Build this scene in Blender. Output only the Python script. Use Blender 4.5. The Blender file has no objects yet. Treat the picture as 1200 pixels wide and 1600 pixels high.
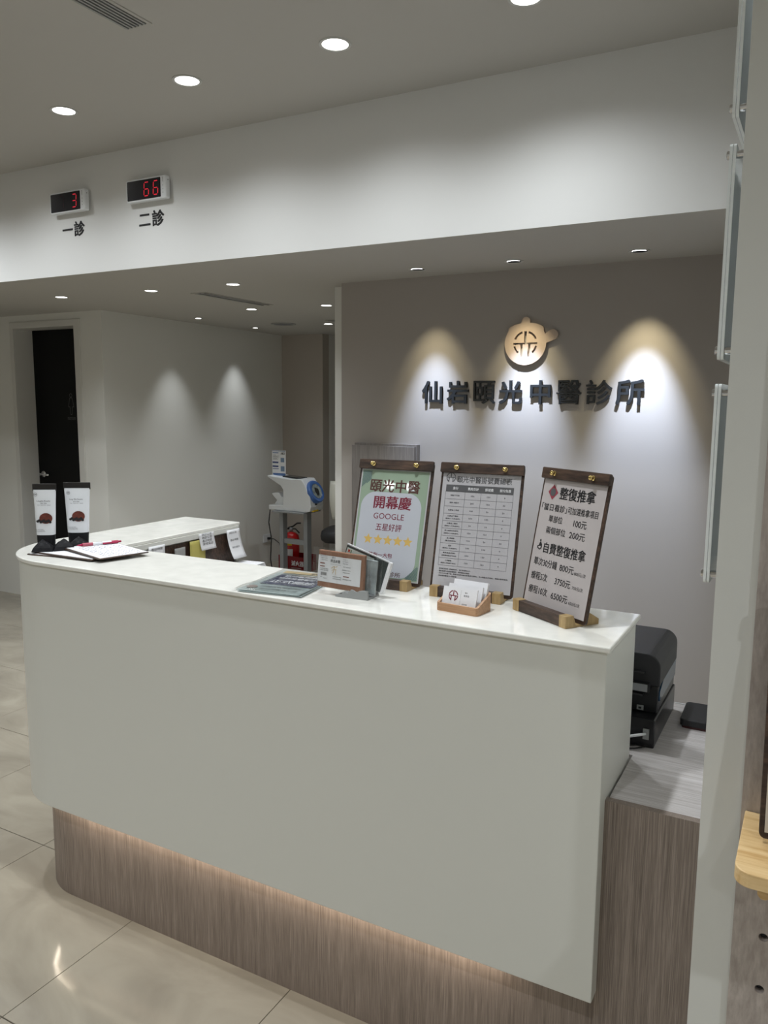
import bpy, bmesh, math, random
from mathutils import Vector, Matrix, Euler
random.seed(7)
C = bpy.context.scene.collection
PI = math.pi
def sr(r, g, b):
    f = lambda c: (c/12.92 if c <= .04045 else ((c+.055)/1.055)**2.4)
    return (f(r/255), f(g/255), f(b/255), 1)

# ------------------------------------------------------------------ camera
cam_d = bpy.data.cameras.new('camera'); cam = bpy.data.objects.new('camera', cam_d); C.objects.link(cam)
bpy.context.scene.camera = cam
YAW, PITCH, ROLL, FPX = 0.50114702, 0.1363001, 0.00698932, 1245.21
fw = Vector((-math.sin(YAW)*math.cos(PITCH), math.cos(YAW)*math.cos(PITCH), -math.sin(PITCH)))
rt = Vector((math.cos(YAW), math.sin(YAW), 0)); up = rt.cross(fw)
r2 = rt*math.cos(ROLL)+up*math.sin(ROLL); u2 = -rt*math.sin(ROLL)+up*math.cos(ROLL)
m = Matrix((r2, u2, -fw)).transposed().to_4x4(); m.translation = (0, 0, 1.6)
cam.matrix_world = m
cam_d.sensor_fit = 'VERTICAL'; cam_d.sensor_height = 36; cam_d.lens = FPX/1600*36
cam_d.clip_start = .02; cam_d.clip_end = 60

# ------------------------------------------------------------------ world, exposure
w = bpy.data.worlds.new('world'); bpy.context.scene.world = w; w.use_nodes = True
w.node_tree.nodes['Background'].inputs[0].default_value = (.6, .62, .65, 1)
w.node_tree.nodes['Background'].inputs[1].default_value = .05
vs = bpy.context.scene.view_settings
vs.view_transform = 'Standard'; vs.look = 'None'; vs.gamma = 1; vs.use_curve_mapping = False
vs.exposure = 0.42
try:
    cy = bpy.context.scene.cycles
    cy.max_bounces = 8; cy.diffuse_bounces = 5; cy.glossy_bounces = 4; cy.transmission_bounces = 8
    cy.transparent_max_bounces = 12; cy.sample_clamp_indirect = 4; cy.caustics_reflective = False
    cy.use_denoising = True
except Exception: pass
# light levels (watts) of the fixtures, whose lamps sit in the fixtures' builders below
W_FRONT, W_MAIN, W_SOFFIT, W_SMALL, W_SPOT_COOL, W_SPOT_WARM, W_STRIP = 21, 49, 16, 12, 104, 14, .8
COL_MAIN = (.925, .97, 1)

# ------------------------------------------------------------------ materials
MT = {}
def nodes(name):
    if name in MT: return MT[name], None, None
    mt = bpy.data.materials.new(name); mt.use_nodes = True; MT[name] = mt
    return mt, mt.node_tree.nodes, mt.node_tree.links
def mat(name, col, rough=.5, metal=0, coat=0, emit=None, es=0, spec=.5, trans=0, ior=1.45, alpha=1, noise=0, nscale=40, bump=0, bscale=300, sheen=0):
    mt, N, L = nodes(name)
    if N is None: return mt
    b = N['Principled BSDF']; I = b.inputs
    I['Base Color'].default_value = col; I['Roughness'].default_value = rough; I['Metallic'].default_value = metal
    I['Coat Weight'].default_value = coat; I['Coat Roughness'].default_value = .05
    I['Specular IOR Level'].default_value = spec; I['Transmission Weight'].default_value = trans; I['IOR'].default_value = ior
    I['Alpha'].default_value = alpha
    if emit: I['Emission Color'].default_value = emit; I['Emission Strength'].default_value = es
    if noise or bump:
        tc = N.new('ShaderNodeTexCoord')
    if noise:
        n = N.new('ShaderNodeTexNoise'); n.inputs['Scale'].default_value = nscale; n.inputs['Detail'].default_value = 5
        L.new(tc.outputs['Object'], n.inputs['Vector'])
        r = N.new('ShaderNodeValToRGB'); r.color_ramp.elements[0].position = .3; r.color_ramp.elements[1].position = .7
        k = 1-noise; k2 = 1+noise*.5
        r.color_ramp.elements[0].color = (col[0]*k, col[1]*k, col[2]*k, 1)
        r.color_ramp.elements[1].color = (min(1, col[0]*k2), min(1, col[1]*k2), min(1, col[2]*k2), 1)
        L.new(n.outputs['Fac'], r.inputs['Fac']); L.new(r.outputs['Color'], I['Base Color'])
    if bump:
        n2 = N.new('ShaderNodeTexNoise'); n2.inputs['Scale'].default_value = bscale; n2.inputs['Detail'].default_value = 3
        L.new(tc.outputs['Object'], n2.inputs['Vector'])
        bp = N.new('ShaderNodeBump'); bp.inputs['Strength'].default_value = bump; bp.inputs['Distance'].default_value = .002
        L.new(n2.outputs['Fac'], bp.inputs['Height']); L.new(bp.outputs['Normal'], I['Normal'])
    return mt
def wood(name, c1, c2, sc, rough=.5, bump=.15, c3=None, big=1.5):
    """streaky grain: sc = noise scale per axis, small along the grain"""
    mt, N, L = nodes(name)
    if N is None: return mt
    b = N['Principled BSDF']; I = b.inputs; I['Roughness'].default_value = rough
    tc = N.new('ShaderNodeTexCoord'); mp = N.new('ShaderNodeMapping'); mp.inputs['Scale'].default_value = sc
    L.new(tc.outputs['Object'], mp.inputs['Vector'])
    n = N.new('ShaderNodeTexNoise'); n.inputs['Scale'].default_value = 1; n.inputs['Detail'].default_value = 6; n.inputs['Roughness'].default_value = .65
    L.new(mp.outputs['Vector'], n.inputs['Vector'])
    n2 = N.new('ShaderNodeTexNoise'); n2.inputs['Scale'].default_value = .12*big; n2.inputs['Detail'].default_value = 3; n2.inputs['Distortion'].default_value = .6
    L.new(mp.outputs['Vector'], n2.inputs['Vector'])
    mx = N.new('ShaderNodeMath'); mx.operation = 'ADD'
    m1 = N.new('ShaderNodeMath'); m1.operation = 'MULTIPLY'; m1.inputs[1].default_value = .78; L.new(n.outputs['Fac'], m1.inputs[0])
    m2 = N.new('ShaderNodeMath'); m2.operation = 'MULTIPLY'; m2.inputs[1].default_value = .22; L.new(n2.outputs['Fac'], m2.inputs[0])
    L.new(m1.outputs[0], mx.inputs[0]); L.new(m2.outputs[0], mx.inputs[1])
    r = N.new('ShaderNodeValToRGB'); r.color_ramp.elements[0].position = .36; r.color_ramp.elements[1].position = .64
    r.color_ramp.elements[0].color = c1; r.color_ramp.elements[1].color = c2
    if c3: e = r.color_ramp.elements.new(.5); e.color = c3
    L.new(mx.outputs[0], r.inputs['Fac']); L.new(r.outputs['Color'], I['Base Color'])
    bp = N.new('ShaderNodeBump'); bp.inputs['Strength'].default_value = bump; bp.inputs['Distance'].default_value = .001
    L.new(n.outputs['Fac'], bp.inputs['Height']); L.new(bp.outputs['Normal'], I['Normal'])
    return mt

M_WALL = mat('wall_paint', (.76, .755, .72, 1), .75, bump=.05, bscale=500)
M_BULK = mat('bulkhead_paint', (.74, .74, .73, 1), .7, bump=.05, bscale=500)
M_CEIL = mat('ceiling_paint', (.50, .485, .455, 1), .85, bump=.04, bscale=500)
M_SIGNW = mat('feature_wall_paint', (.40, .365, .335, 1), .6, bump=.04, bscale=400)
M_TAUPE = mat('taupe_wall_paint', (.46, .415, .37, 1), .7, bump=.04, bscale=400)
M_PART = mat('partition_paint', (.71, .715, .68, 1), .55, bump=.06, bscale=700)
M_TRIM = mat('door_frame_paint', (.66, .65, .62, 1), .45)
M_DOOR = mat('black_door', (.003, .003, .0035, 1), .4, spec=.2)
M_BODY = mat('counter_lacquer', (.69, .69, .645, 1), .38, spec=.35)
M_QUARTZ = mat('white_quartz', (.83, .82, .77, 1), .09, noise=.07, nscale=22, spec=.6)
M_WOODV = wood('ash_laminate', sr(106, 95, 87), sr(162, 148, 138), (700, 700, 9), .5, c3=sr(134, 121, 112), big=.8)
M_WOODX_LIT = wood('ash_laminate_lit_top', sr(170, 163, 160), sr(218, 214, 214), (9, 500, 500), .42, c3=sr(196, 191, 190))  # same ash laminate, paled: the light on the desktop is put into the colour
M_PEGB = wood('pegboard_laminate', sr(158, 147, 140), sr(188, 178, 171), (120, 120, 30), .55, c3=sr(173, 163, 156), bump=.25)
M_PINE = wood('pine', sr(196, 152, 92), sr(238, 208, 158), (4, 60, 60), .4, c3=sr(226, 192, 138), big=3)
M_BEECH = wood('beech', sr(152, 114, 82), sr(190, 150, 114), (8, 160, 160), .45, c3=sr(172, 132, 97))
M_WALNUT = wood('walnut', sr(38, 26, 20), sr(92, 70, 56), (14, 200, 90), .42, c3=sr(64, 48, 39))
M_FOOT = wood('light_oak', sr(150, 122, 76), sr(184, 158, 112), (60, 60, 12), .45)
M_BROWN = mat('kraft_brown', sr(140, 96, 70), .6)
M_PAPER = mat('white_paper', (.80, .80, .82, 1), .5, spec=.4)
M_PAPERG = mat('laminated_white', (.50, .49, .51, 1), .06, spec=.5)
M_PAPERP = mat('laminated_pinkish_white', (.50, .46, .455, 1), .08, spec=.5)
M_GREEN = mat('poster_green', sr(150, 168, 148), .03, spec=.6)
M_INK = mat('black_ink', (.02, .02, .022, 1), .4)
M_INKG = mat('grey_ink', (.10, .10, .105, 1), .4)
M_INKR = mat('wine_red_ink', sr(120, 30, 52), .4)
M_INKB = mat('brown_ink', sr(84, 52, 46), .4)
M_GOLDP = mat('star_gold_print', sr(214, 178, 100), .4)
M_NAVY = mat('navy_stripe_print', sr(50, 82, 100), .4)
M_BRASS = mat('polished_brass', (.83, .62, .25, 1), .12, metal=1)
M_CHROME = mat('chrome', (.78, .78, .80, 1), .1, metal=1)
M_STEEL = mat('grey_metal', (.30, .31, .32, 1), .45, metal=.1)
M_BLACK = mat('black_plastic', (.012, .012, .014, 1), .28)
M_BLACKM = mat('black_matte_plastic', (.018, .018, .02, 1), .5, bump=.1, bscale=1500)
M_BLUESM = mat('blue_smoked_plastic', (.03, .07, .13, 1), .15)
M_WHITEP = mat('white_plastic', (.78, .80, .82, 1), .3)
M_CREAM = mat('cream_plastic', (.72, .71, .62, 1), .35)
M_BLUE = mat('blue_ring_plastic', sr(74, 112, 178), .35)
M_SLEEVE = mat('cuff_fabric', (.33, .38, .38, 1), .8, noise=.5, nscale=30)
M_SCREEN = mat('dark_screen', (.03, .035, .04, 1), .15)
M_RED = mat('red_enamel', sr(186, 20, 22), .25, coat=.5)
M_REDBOX = mat('dark_red_enamel', sr(130, 14, 26), .35)
M_YEL = mat('yellow_label', sr(226, 190, 40), .5)
M_YPAP = mat('yellow_paper', sr(190, 180, 100), .6)
M_PINK = mat('magenta_plastic', sr(166, 32, 74), .3)
M_PINKG = mat('dusty_pink_grip', sr(176, 88, 104), .5)
M_GREYR = mat('grey_resin', (.30, .31, .31, 1), .55)
M_DGREEN = mat('dark_green_packet', sr(30, 44, 46), .3)
M_FLY = mat('flyer_grey_green', sr(172, 184, 182), .12, spec=.7)
M_FLYN = mat('flyer_navy', sr(78, 82, 104), .15)
M_ORANGE = mat('flyer_cream_orange', sr(222, 196, 148), .2)
M_LETTER = mat('charcoal_sign_face', (.035, .038, .042, 1), .35, metal=.4)
M_GOLD = mat('champagne_sign_face', (.56, .44, .35, 1), .5, metal=.1)
M_DISP = mat('display_window', (.012, .012, .016, 1), .22)
M_SEGON = mat('red_segment_lit', (.5, .01, .02, 1), .4, emit=(1, .03, .06, 1), es=.36)
M_SEGOFF = mat('red_segment_unlit', (.035, .012, .016, 1), .4)
M_LAMP = mat('lamp_diffuser', (1, 1, 1, 1), .5, emit=(1, .99, .96, 1), es=6)
M_LAMPS = mat('spot_lens', (1, 1, 1, 1), .5, emit=(1, .99, .96, 1), es=3)
M_LED = mat('warm_led', (1, 1, 1, 1), .5, emit=(1, .82, .6, 1), es=14)
M_TRIMW = mat('lamp_trim_white', (.55, .55, .53, 1), .4)
M_VENT = mat('vent_grey', (.34, .34, .33, 1), .5)
M_VOID = mat('vent_void', (.05, .05, .052, 1), .8)
M_COIL = mat('cable_black', (.01, .01, .01, 1), .45)
M_MUSH = mat('mushroom_print', sr(100, 48, 38), .4, noise=.4, nscale=60)
M_POUCHB = mat('pouch_black_foil', (.010, .010, .012, 1), .55, bump=.6, bscale=40, spec=.25)
M_POUCHW = mat('pouch_white_label', (.74, .76, .79, 1), .22, bump=.35, bscale=26)
def clear(name, tint, gl, fac=.9):
    """thin clear plastic sheet: mostly see-through, with a glossy surface"""
    mt, N, L = nodes(name)
    N.remove(N['Principled BSDF'])
    tr = N.new('ShaderNodeBsdfTransparent'); tr.inputs[0].default_value = tint
    g = N.new('ShaderNodeBsdfGlossy'); g.inputs[0].default_value = (1, 1, 1, 1); g.inputs['Roughness'].default_value = .08
    fr = N.new('ShaderNodeFresnel'); fr.inputs[0].default_value = 1.5
    ad = N.new('ShaderNodeMath'); ad.operation = 'ADD'; ad.inputs[1].default_value = gl; L.new(fr.outputs[0], ad.inputs[0])
    mx = N.new('ShaderNodeMixShader'); L.new(ad.outputs[0], mx.inputs[0]); L.new(tr.outputs[0], mx.inputs[1]); L.new(g.outputs[0], mx.inputs[2])
    L.new(mx.outputs[0], N['Material Output'].inputs[0])
    tc = N.new('ShaderNodeTexCoord'); n2 = N.new('ShaderNodeTexNoise'); n2.inputs['Scale'].default_value = 28
    L.new(tc.outputs['Object'], n2.inputs['Vector'])
    bp = N.new('ShaderNodeBump'); bp.inputs['Strength'].default_value = .35 if 'film' in name else 0; bp.inputs['Distance'].default_value = .004
    L.new(n2.outputs['Fac'], bp.inputs['Height']); L.new(bp.outputs['Normal'], g.inputs['Normal'])
    return mt
M_FILM = clear('clear_film', (.95, .96, .96, 1), .02)
M_ACR = clear('clear_acrylic', (.90, .92, .92, 1), .10)
_n = M_ACR.node_tree; _mx = _n.nodes.new('ShaderNodeMixShader'); _df = _n.nodes.new('ShaderNodeBsdfTranslucent'); _df.inputs[0].default_value = (.8, .82, .82, 1); _mx.inputs[0].default_value = .4
_src = _n.nodes['Material Output'].inputs[0].links[0].from_socket; _n.links.new(_src, _mx.inputs[1]); _n.links.new(_df.outputs[0], _mx.inputs[2]); _n.links.new(_mx.outputs[0], _n.nodes['Material Output'].inputs[0])
M_ACRE = mat('acrylic_polished_edge', (.80, .83, .83, 1), .1, spec=.8)
def tile_mat():
    mt, N, L = nodes('porcelain_tile')
    b = N['Principled BSDF']; I = b.inputs; I['Roughness'].default_value = .1; I['Specular IOR Level'].default_value = .55
    ge = N.new('ShaderNodeNewGeometry'); mp = N.new('ShaderNodeMapping'); mp.inputs['Scale'].default_value = (1, 1.8, 1); mp.inputs['Rotation'].default_value = (0, 0, .5)
    L.new(ge.outputs['Position'], mp.inputs['Vector'])
    n = N.new('ShaderNodeTexNoise'); n.inputs['Scale'].default_value = 2.2; n.inputs['Detail'].default_value = 6; n.inputs['Distortion'].default_value = 1.2
    L.new(mp.outputs['Vector'], n.inputs['Vector'])
    r = N.new('ShaderNodeValToRGB'); r.color_ramp.elements[0].position = .32; r.color_ramp.elements[1].position = .68
    r.color_ramp.elements[0].color = sr(150, 142, 128); r.color_ramp.elements[1].color = sr(176, 168, 152)
    L.new(n.outputs['Fac'], r.inputs['Fac']); L.new(r.outputs['Color'], I['Base Color'])
    return mt
M_TILE = tile_mat()
M_GROUT = mat('grout', (.06, .055, .05, 1), .9)

# ------------------------------------------------------------------ mesh builder
class MB:
    def __init__(s): s.bm = bmesh.new(); s.mi = 0; s.mats = []; s.x = Matrix()
    def use(s, m):
        if m not in s.mats: s.mats.append(m)
        s.mi = s.mats.index(m); return s
    def f(s, vs):
        try: f = s.bm.faces.new(vs); f.material_index = s.mi; return f
        except ValueError: return None
    def v(s, p): return s.bm.verts.new(s.x @ Vector(p))
    def box(s, a, b):
        x0, y0, z0 = a; x1, y1, z1 = b
        V = [s.v(p) for p in ((x0,y0,z0),(x1,y0,z0),(x1,y1,z0),(x0,y1,z0),(x0,y0,z1),(x1,y0,z1),(x1,y1,z1),(x0,y1,z1))]
        for q in ((0,3,2,1),(4,5,6,7),(0,1,5,4),(1,2,6,5),(2,3,7,6),(3,0,4,7)): s.f([V[i] for i in q])
        return s
    def prism(s, poly, d0, d1, axis='z'):
        """poly of 2-D points swept between two levels along an axis (z: xy, y: xz, x: yz)"""
        P = {'z': lambda p, d: (p[0], p[1], d), 'y': lambda p, d: (p[0], d, p[1]), 'x': lambda p, d: (d, p[0], p[1])}[axis]
        A = [s.v(P(p, d0)) for p in poly]; B = [s.v(P(p, d1)) for p in poly]; n = len(poly)
        s.f(A[::-1]); s.f(B)
        for i in range(n): s.f([A[i], A[(i+1) % n], B[(i+1) % n], B[i]])
        return s
    def flat(s, poly, y=0):
        """flat polygon in the xz plane facing -y"""
        s.f([s.v((p[0], y, p[1])) for p in poly]); return s
    def rect(s, x0, z0, x1, z1, y=0): return s.flat([(x0,z0),(x1,z0),(x1,z1),(x0,z1)], y)
    def lathe(s, prof, n=24, c=(0,0,0), cap=True):
        rings = []
        for r, z in prof:
            rings.append([s.v((c[0]+r*math.cos(2*PI*i/n), c[1]+r*math.sin(2*PI*i/n), c[2]+z)) for i in range(n)])
        for a, b in zip(rings, rings[1:]):
            for i in range(n): s.f([a[i], a[(i+1) % n], b[(i+1) % n], b[i]])
        if cap: s.f(rings[0][::-1]); s.f(rings[-1])
        return s
    def tube(s, pts, r, n=8):
        pts = [Vector(p) for p in pts]; rings = []
        pn = None
        for i, p in enumerate(pts):
            t = (pts[min(i+1, len(pts)-1)]-pts[max(i-1, 0)]).normalized()
            a = pn if pn else (Vector((0,0,1)) if abs(t.z) < .9 else Vector((1,0,0)))
            u = t.cross(a).normalized(); v = t.cross(u).normalized(); pn = -v if False else a
            rr = r[i] if isinstance(r, (list, tuple)) else r
            rings.append([s.v(p+u*rr*math.cos(2*PI*k/n)+v*rr*math.sin(2*PI*k/n)) for k in range(n)])
        for a, b in zip(rings, rings[1:]):
            for i in range(n): s.f([a[i], a[(i+1) % n], b[(i+1) % n], b[i]])
        s.f(rings[0][::-1]); s.f(rings[-1]); return s
    def loft(s, secs, cap=True):
        rings = [[s.v(p) for p in q] for q in secs]; n = len(rings[0])
        for a, b in zip(rings, rings[1:]):
            for i in range(n): s.f([a[i], a[(i+1) % n], b[(i+1) % n], b[i]])
        if cap: s.f(rings[0][::-1]); s.f(rings[-1])
        return s
    def grid(s, fn, nu, nv):
        V = [[s.v(fn(i/nu, j/nv)) for j in range(nv+1)] for i in range(nu+1)]
        for i in range(nu):
            for j in range(nv): s.f([V[i][j], V[i+1][j], V[i+1][j+1], V[i][j+1]])
        return s
def obj(name, mb, parent=None, bev=0, smooth=False, seg=2, loc=None, rot=None, solid=0):
    me = bpy.data.meshes.new(name)
    bmesh.ops.recalc_face_normals(mb.bm, faces=mb.bm.faces) if not getattr(mb, 'keep', False) else None
    mb.bm.to_mesh(me); mb.bm.free()
    for m_ in mb.mats: me.materials.append(m_)
    if smooth:
        for p in me.polygons: p.use_smooth = True
    o = bpy.data.objects.new(name, me); C.objects.link(o)
    if parent: o.parent = parent
    if loc: o.location = loc
    if rot: o.rotation_euler = rot
    if solid:
        md = o.modifiers.new('solid', 'SOLIDIFY'); md.thickness = solid; md.offset = 0
    if bev:
        b = o.modifiers.new('bevel', 'BEVEL'); b.width = bev; b.segments = seg; b.limit_method = 'ANGLE'; b.angle_limit = math.radians(35)
    return o
def thing(name, label, cat, loc=(0,0,0), rotz=0, group=None):
    o = bpy.data.objects.new(name, None); C.objects.link(o); o.location = loc; o.rotation_euler = (0,0,rotz)
    o.empty_display_size = .05; return tag(o, label, cat, group)
def tag(o, label, cat, group=None):
    o['label'] = label; o['category'] = cat
    if group: o['group'] = group
    return o
def struct(o): o['kind'] = 'structure'; return o
def dup(root, loc, rotz=None, label=None):
    r = root.copy(); C.objects.link(r); r.location = loc
    if rotz is not None: r.rotation_euler = (0,0,rotz)
    if label: r['label'] = label
    for ch in list(root.children):
        c = ch.copy(); C.objects.link(c); c.parent = r
        for g in ch.children:
            d = g.copy(); C.objects.link(d); d.parent = c
    return r
_tc = {}
def glyphs(txt, bold=0, extr=0, res=2, sp=1):
    k = (txt, bold, extr, res, sp)
    if k in _tc: return _tc[k]
    cu = bpy.data.curves.new('t', 'FONT'); cu.body = txt; cu.size = 1; cu.resolution_u = res
    cu.extrude = extr; cu.space_character = sp
    o = bpy.data.objects.new('t', cu); C.objects.link(o)
    dg = bpy.context.evaluated_depsgraph_get(); dg.update()
    me = bpy.data.meshes.new_from_object(o.evaluated_get(dg))
    V = [tuple(v.co) for v in me.vertices]; F = [tuple(p.vertices) for p in me.polygons]
    bpy.data.objects.remove(o); bpy.data.curves.remove(cu); bpy.data.meshes.remove(me)
    if not V: V = [(0,0,0)]; F = []
    x0 = min(v[0] for v in V); x1 = max(v[0] for v in V); y0 = min(v[1] for v in V); y1 = max(v[1] for v in V)
    _tc[k] = (V, F, x0, x1, y0, y1); return _tc[k]
def text(mb, txt, x0, x1, zc, h=None, y=0, bold=0, extr=0, mode='xz', res=1, sp=1):
    """flat lettering fitted between x0 and x1, centred on height zc; facing -y"""
    if any(ord(c_) < 128 for c_ in txt) and h and h > .007: res = 3
    V, F, a, b, c, d = glyphs(txt, 0, extr, res, sp)
    sx = (x1-x0)/max(b-a, 1e-6); sz = h/max(d-c, 1e-6) if h else sx
    # heavier weight: the strokes overprinted with a tiny shift each way
    sh_ = [(0, 0)] if bold <= 0 else [(-bold, -bold*.6), (bold, -bold*.6), (-bold, bold*.6), (bold, bold*.6)]
    for k, (ox, oz) in enumerate(sh_):
        vs_ = []
        for p in V:
            X = x0+(p[0]-a+ox)*sx; Z = zc+(p[1]-(c+d)/2+oz)*sz; Yd = y-p[2]-k*1e-5
            vs_.append(mb.v((X, Yd, Z)) if mode == 'xz' else mb.v((X, Z, y+p[2]+k*1e-5)))
        for f in F: mb.f([vs_[i] for i in f])
    return mb
def arc(cx, cy, r, a0, a1, n=12): return [(cx+r*math.cos(a0+(a1-a0)*i/n), cy+r*math.sin(a0+(a1-a0)*i/n)) for i in range(n+1)]
def rrect(x0, y0, x1, y1, r, n=5):
    return (arc(x1-r, y0+r, r, -PI/2, 0, n)+arc(x1-r, y1-r, r, 0, PI/2, n)+arc(x0+r, y1-r, r, PI/2, PI, n)+arc(x0+r, y0+r, r, PI, 1.5*PI, n))
def emblem(mb, cx, cz, R, t, y=0):
    """clinic mark: broken ring round a cross bar, an upper stem and two legs"""
    def seg(a0, a1):
        o = arc(cx, cz, R, a0, a1, 10); i = arc(cx, cz, R-t, a1, a0, 10); mb.flat(o+i, y)
    D = math.radians
    seg(D(12), D(76)); seg(D(104), D(168)); seg(D(188), D(244)); seg(D(296), D(352))
    mb.rect(cx-R, cz-t*.45, cx+R, cz+t*.45, y)
    mb.rect(cx-t*.55, cz+t*.45, cx+t*.55, cz+R, y)
    mb.rect(cx-R*.42-t*.5, cz-R*.92, cx-R*.42+t*.5, cz-t*.45, y); mb.rect(cx+R*.42-t*.5, cz-R*.92, cx+R*.42+t*.5, cz-t*.45, y)

# ------------------------------------------------------------------ dimensions
ZS, ZC = 2.255, 2.826          # soffit and main ceiling heights
YB, YS = 3.0, 3.874            # bulkhead face, sign wall face
XE, YP = -.121, 1.22           # partition's left face, partition's front face

# ------------------------------------------------------------------ floor
fl = struct(obj('floor', MB().use(M_GROUT).box((-7, -2.6, -.12), (2.6, 9.1, -.009))))
tb = MB().use(M_TILE).box((.001, .001, -.009), (.599, .599, 0))
t0 = obj('tile', tb, fl, bev=.0008, seg=1)
first = True
for i in range(-9, 8):
    for j in range(-7, 13):
        x, y = -1.775+.6*i, 1.780+.601*j
        if x < -7 or x+.6 > 2.6 or y < -2.6 or y+.6 > 9.1: continue
        if x >= -2.4 and y >= 4: continue
        if x >= -.1 and y >= 1.3: continue
        if first: t0.location = (x, y, 0); first = False; continue
        o = t0.copy(); C.objects.link(o); o.parent = fl; o.location = (x, y, 0)

# ------------------------------------------------------------------ walls and ceilings
def wall(name, m_, *boxes):
    mb = MB().use(m_)
    for a, b in boxes: mb.box(a, b)
    return struct(obj(name, mb))
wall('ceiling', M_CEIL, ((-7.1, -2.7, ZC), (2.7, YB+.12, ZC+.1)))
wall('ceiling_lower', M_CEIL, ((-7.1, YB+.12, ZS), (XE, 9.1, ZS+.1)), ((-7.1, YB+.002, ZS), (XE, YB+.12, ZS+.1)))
wall('wall_bulkhead', M_BULK, ((-7.0, YB, ZS), (XE, YB+.0015, ZC)), ((-7.0, YB+.0015, ZS+.1), (XE, YB+.12, ZC)))
wall('wall_left', M_WALL, ((-7.1, -2.6, 0), (-7.0, 4.22, ZC)))
wall('wall_near', M_WALL, ((-7.0, -2.7, 0), (2.6, -2.6, ZC)))
wall('wall_right', M_PART, ((XE, YP, -.005), (2.6, 9.1, ZC+.02)))
wall('wall_side', M_WALL, ((2.6, -2.6, 0), (2.7, YP, ZC)))
wall('wall_sign', M_SIGNW, ((-2.401, YS, 0), (XE, YS+.12, ZS)))
wall('wall_corridor_right', M_WALL, ((-2.52, YS+.12, 0), (-2.401, 9.0, ZS)))
wall('wall_far', M_WALL, ((-4.305, 8.6, 0), (-2.52, 8.7, ZS)))
wall('wall_corridor_left', M_WALL, ((-4.42, 6.71, 0), (-4.305, 8.6, ZS)))
wall('wall_end', M_TAUPE, ((-4.9, 6.6, 0), (-4.305, 6.71, ZS)))
mb = MB().use(M_WALL).prism([(-4.675, 4.2215), (-4.79, 6.6), (-4.90, 6.6), (-4.785, 4.2215)], 0, ZS)
struct(obj('wall_back', mb))
wall('wall_door_side', M_WALL, ((-7.0, 4.22, 0), (-5.665, 4.40, ZS)), ((-4.955, 4.22, 0), (-4.79, 4.40, ZS)), ((-4.79, 4.22, 0), (-4.675, 4.2215, ZS)), ((-5.665, 4.22, 2.17), (-4.955, 4.40, ZS)))
# door in its frame
dr = struct(bpy.data.objects.new('door_1', None)); C.objects.link(dr); dr.location = (-5.65, 4.386, 0)
mb = MB().use(M_DOOR).box((0, 0, .01), (.685, .04, 2.153)); obj('door_leaf', mb, dr)
mb = MB().use(M_TRIM)
mb.prism([(-.042, 0), (-.042, 2.203), (.752, 2.203), (.752, 0), (.69, 0), (.69, 2.155), (.0, 2.155), (.0, 0)], -.178, -.164, 'y')
mb.box((-.014, -.166, 0), (0, .06, 2.155)); mb.box((.69, -.166, 0), (.70, .06, 2.155)); mb.box((-.014, -.166, 2.155), (.70, .06, 2.168))
obj('door_frame', mb, dr, bev=.003)
mb = MB().use(M_CHROME); mb.x = Matrix.Translation((.06, -.012, 1.0)) @ Matrix.Rotation(PI/2, 4, 'X'); mb.lathe([(.026, -.012), (.026, -.004), (.01, 0), (.01, .03)], 16)
mb.x = Matrix(); mb.tube([(.06, -.04, 1.0), (.17, -.045, 1.0)], .009, 8); obj('door_handle', mb, dr, smooth=True)
mb = MB().use(mat('door_sign_grey', (.10, .10, .10, 1), .5))
def outline(pts, t=.004):
    for a, b in zip(pts, pts[1:]+pts[:1]):
        a, b = Vector(a), Vector(b); d = (b-a).normalized(); n = Vector((-d.y, d.x))*t/2
        mb.flat([tuple(a+n), tuple(b+n), tuple(b-n), tuple(a-n)], -.002)
cx, cz = .42, 1.58
outline(arc(cx, cz+.06, .014, 0, 2*PI, 12)[:-1]); outline([(cx-.014, cz+.04), (cx+.014, cz+.04), (cx+.03, cz-.03), (cx+.014, cz-.03), (cx+.008, cz-.09), (cx-.008, cz-.09), (cx-.014, cz-.03), (cx-.03, cz-.03)])
text(mb, 'restroom', cx-.045, cx+.045, 1.46, .024, y=-.002); obj('restroom_sign', mb, dr)

# ------------------------------------------------------------------ ceiling fittings
def ring(mb, r0, r1, z0, z1, n=40):
    mb.lathe([(r0, z0), (r1, z0), (r1, z1), (r0, z1), (r0, z0)], n, cap=False)
def lamp(loc, e, ang, parent, blend=1, rot=(0,0,0), col=COL_MAIN, rad=.035):
    l = bpy.data.lights.new('lamp', 'SPOT'); l.energy = e; l.spot_size = math.radians(ang); l.spot_blend = blend; l.color = col; l.shadow_soft_size = rad
    o = bpy.data.objects.new('lamp', l); C.objects.link(o); o.parent = parent; o.location = loc; o.rotation_euler = rot; return o
def downlight(x, y, z, r, e, label, group, ang=150):
    t = thing('ceiling_downlight', label, 'ceiling light', (x, y, z), 0, group)
    mb = MB().use(M_TRIMW); ring(mb, r, r*1.22, -.003, 0); mb.lathe([(r, -.002), (r, .012)], 40, cap=False); obj('trim_ring', mb, t)
    mb = MB().use(M_LAMP); mb.lathe([(.0005, -.001), (r*.99, -.001), (r*.99, .001), (.0005, .001)], 40); obj('lamp_diffuser', mb, t)
    lamp((0, 0, -.012), e, ang, t, rad=r*.8); return t
G1 = 'round downlights in the high ceiling'
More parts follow.
